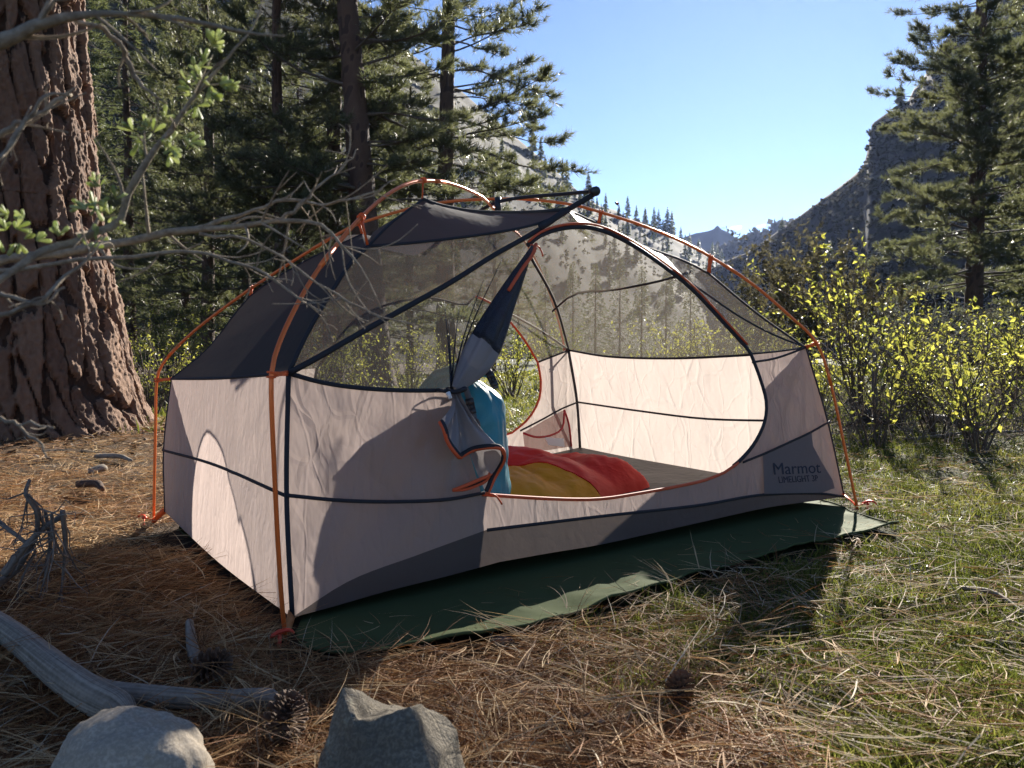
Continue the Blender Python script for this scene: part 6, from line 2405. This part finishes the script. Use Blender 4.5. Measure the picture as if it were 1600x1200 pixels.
# --- grass
n = 470000
x, y = scatter(n, 1.2, 13, rg, 1.65, .92)
g = grass_mask(x, y)
tuft = .5 + .5 * vfbm(x * 4.5, y * 4.5, 21.0, 3)
keep = (rg.random(n) < g * (.25 + .95 * np.clip(tuft, 0, 1))) & outside_tent(x, y) & off_tarp(x, y)
x, y, tuft = x[keep], y[keep], tuft[keep]
n = len(x)
L = rg.uniform(.022, .06, n) * (.7 + .8 * np.clip(tuft, 0, 1)) * (1 + .05 * y)
V, T_, m = blades(x, y, ground_z(x, y) - .004, rg.uniform(0, 6.28, n), rg.uniform(.5, 1.35, n), L, rg.normal(0, .15, n), (.0011 + .0005 * y / 2), rg.uniform(-.5, -.1, n), rg, 2)
strew('grass', 'short fresh green grass on the right side of the clearing', V, T_, np.clip(rg.beta(2, 2, n) + .25 * vfbm(x * 1.5, y * 1.5, 31.0, 2), 0, 1), m, M_GRASS)

# --- dead straw among the grass
n = 20000
x, y = scatter(n, 1.2, 12, rg, 1.65, .95)
g = grass_mask(x, y)
keep = (rg.random(n) < .25 + .75 * g) & outside_tent(x, y) & off_tarp(x, y)
x, y = x[keep], y[keep]
n = len(x)
az = vfbm(x * 1.4, y * 1.4, 41.0, 2) * 4 + rg.normal(0, .6, n)
L = rg.uniform(.05, .20, n)
z = ground_z(x, y) + rg.random(n) * .045
V, T_, m = blades(x, y, z, az, rg.normal(.04, .18, n), L, rg.normal(0, .22, n), rg.uniform(.0007, .0014, n) * (1 + .12 * y), rg.normal(-.05, .12, n), rg, 3)
strew('straw', 'pale dead grass stems lying across the grass', V, T_, rg.random(n), m, M_STRAW)

# --- meadow beyond the tent
n = 55000
y = rg.uniform(7, 34, n)
x = rg.uniform(-1, 1, n) * y * 1.0
V, T_, m = blades(x, y, ground_z(x, y) - .01, rg.uniform(0, 6.28, n), rg.uniform(.4, 1.4, n), rg.uniform(.06, .20, n), rg.normal(0, .2, n), .003 + .0009 * y, rg.uniform(-.4, 0, n), rg, 2)
kind_ = rg.random(n)
strew('meadow_grass', 'mixed dry and green grass of the clearing behind the tent', V, T_, np.clip(kind_ * .7 + .3 + .3 * vfbm(x * .3, y * .3, 3.0, 2), 0, 1), m, M_GRASS)

# --- chips of bark, cone scales and crumbs
n = 5000
x, y = scatter(n, 1.2, 9, rg, 1.65)
keep = outside_tent(x, y) & off_tarp(x, y)
x, y = x[keep], y[keep]
n = len(x)
s = rg.uniform(.004, .013, n) * (1 + .1 * y)
c = np.stack([x, y, ground_z(x, y) + rg.random(n) * .02], 1)
A = rg.normal(0, 1, (n, 3)) * [1, 1, .4]
A /= np.linalg.norm(A, axis=1, keepdims=True)
B = np.cross(A, rg.normal(0, .35, (n, 3)) + UPV)
B /= np.linalg.norm(B, axis=1, keepdims=True)
C = np.cross(A, B)
V = np.stack([c - A * s[:, None], c - B * s[:, None] * .5, c + A * s[:, None] * 1.2, c + B * s[:, None] * .55, c + C * s[:, None] * .35], 1).reshape(-1, 3)
T_ = (np.arange(n)[:, None, None] * 5 + np.array([(0, 1, 4), (1, 2, 4), (2, 3, 4), (3, 0, 4), (0, 3, 1), (1, 3, 2)])[None]).reshape(-1, 3)
M_CHIP = straw_mat('bark_chips', [(0, (.05, .03, .02)), (.6, (.15, .095, .06)), (1, (.40, .34, .27))], 0.0, .8)
strew('bark_litter', 'small chips of bark and crumbs scattered in the litter', V, T_, rg.random(n) ** 1.5, 5, M_CHIP)

# --- rubble of fallen bark at the foot of the big pine
n = 420
an = rg.uniform(-2.6, .6, n)
ra = 1.0 + rg.random(n) ** 1.5 * 1.3
x, y = -4.55 + np.cos(an) * ra, 7.35 + np.sin(an) * ra
s = rg.uniform(.012, .05, n)
c = np.stack([x, y, ground_z(x, y) + rg.random(n) * .03], 1)
A = rg.normal(0, 1, (n, 3)) * [1, 1, .35]
A /= np.linalg.norm(A, axis=1, keepdims=True)
B = np.cross(A, rg.normal(0, .3, (n, 3)) + UPV)
B /= np.linalg.norm(B, axis=1, keepdims=True)
C = np.cross(A, B)
V = np.stack([c - A * s[:, None], c - B * s[:, None] * .5, c + A * s[:, None] * 1.2, c + B * s[:, None] * .55, c + C * s[:, None] * .3, c - C * s[:, None] * .2], 1).reshape(-1, 3)
T_ = (np.arange(n)[:, None, None] * 6 + np.array([(0, 1, 4), (1, 2, 4), (2, 3, 4), (3, 0, 4), (1, 0, 5), (2, 1, 5), (3, 2, 5), (0, 3, 5)])[None]).reshape(-1, 3)
strew('bark_rubble', 'loose bark flakes heaped round the foot of the big pine', V, T_, rg.random(n) * .6, 6, M_CHIP)

# --- a few needles fallen on the groundsheet
n = 900
x = rg.uniform(-.6, 2.0, n)
y = rg.uniform(1.75, 3.6, n)
u, v = tent_uv(x, y)
keep = ~off_tarp(x, y) & (v < -.01) & ~off_tarp(x + .06, y) & ~off_tarp(x - .06, y) & ~off_tarp(x, y - .06)
x, y = x[keep][:110], y[keep][:110]
n = len(x)
zt = np.array([P_T[np.argmin((P_T[:, 0] - a) ** 2 + (P_T[:, 1] - b) ** 2), 2] for a, b in zip(x, y)])
V, T_, m = blades(x, y, zt + .006, rg.uniform(0, 6.28, n), rg.normal(0, .03, n), rg.uniform(.03, .11, n), rg.normal(0, .25, n), np.full(n, .0008), rg.uniform(0, .06, n), rg, 4)
strew('needles_on_sheet', 'single pine needles fallen on the green groundsheet', V, T_, rg.random(n), m, M_LITTER)
# ================================================================== HAZE
hb = MB()
hb.box((0, 900, 150), (2100, 0, 0), (0, 1400, 0), (0, 0, 153))
n = NT('valley_haze')
pv_ = n.n('VolumePrincipled')
pv_.inputs['Color'].default_value = (0.42, 0.56, 1.0, 1)
pv_.inputs['Density'].default_value = 0.00006
pv_.inputs['Anisotropy'].default_value = 0.55
n.t.links.new(pv_.outputs[0], n.out.inputs['Volume'])
tag(put('haze', hb.mesh('haze', [n.m])), 'thin blue air filling the valley', kind='stuff')
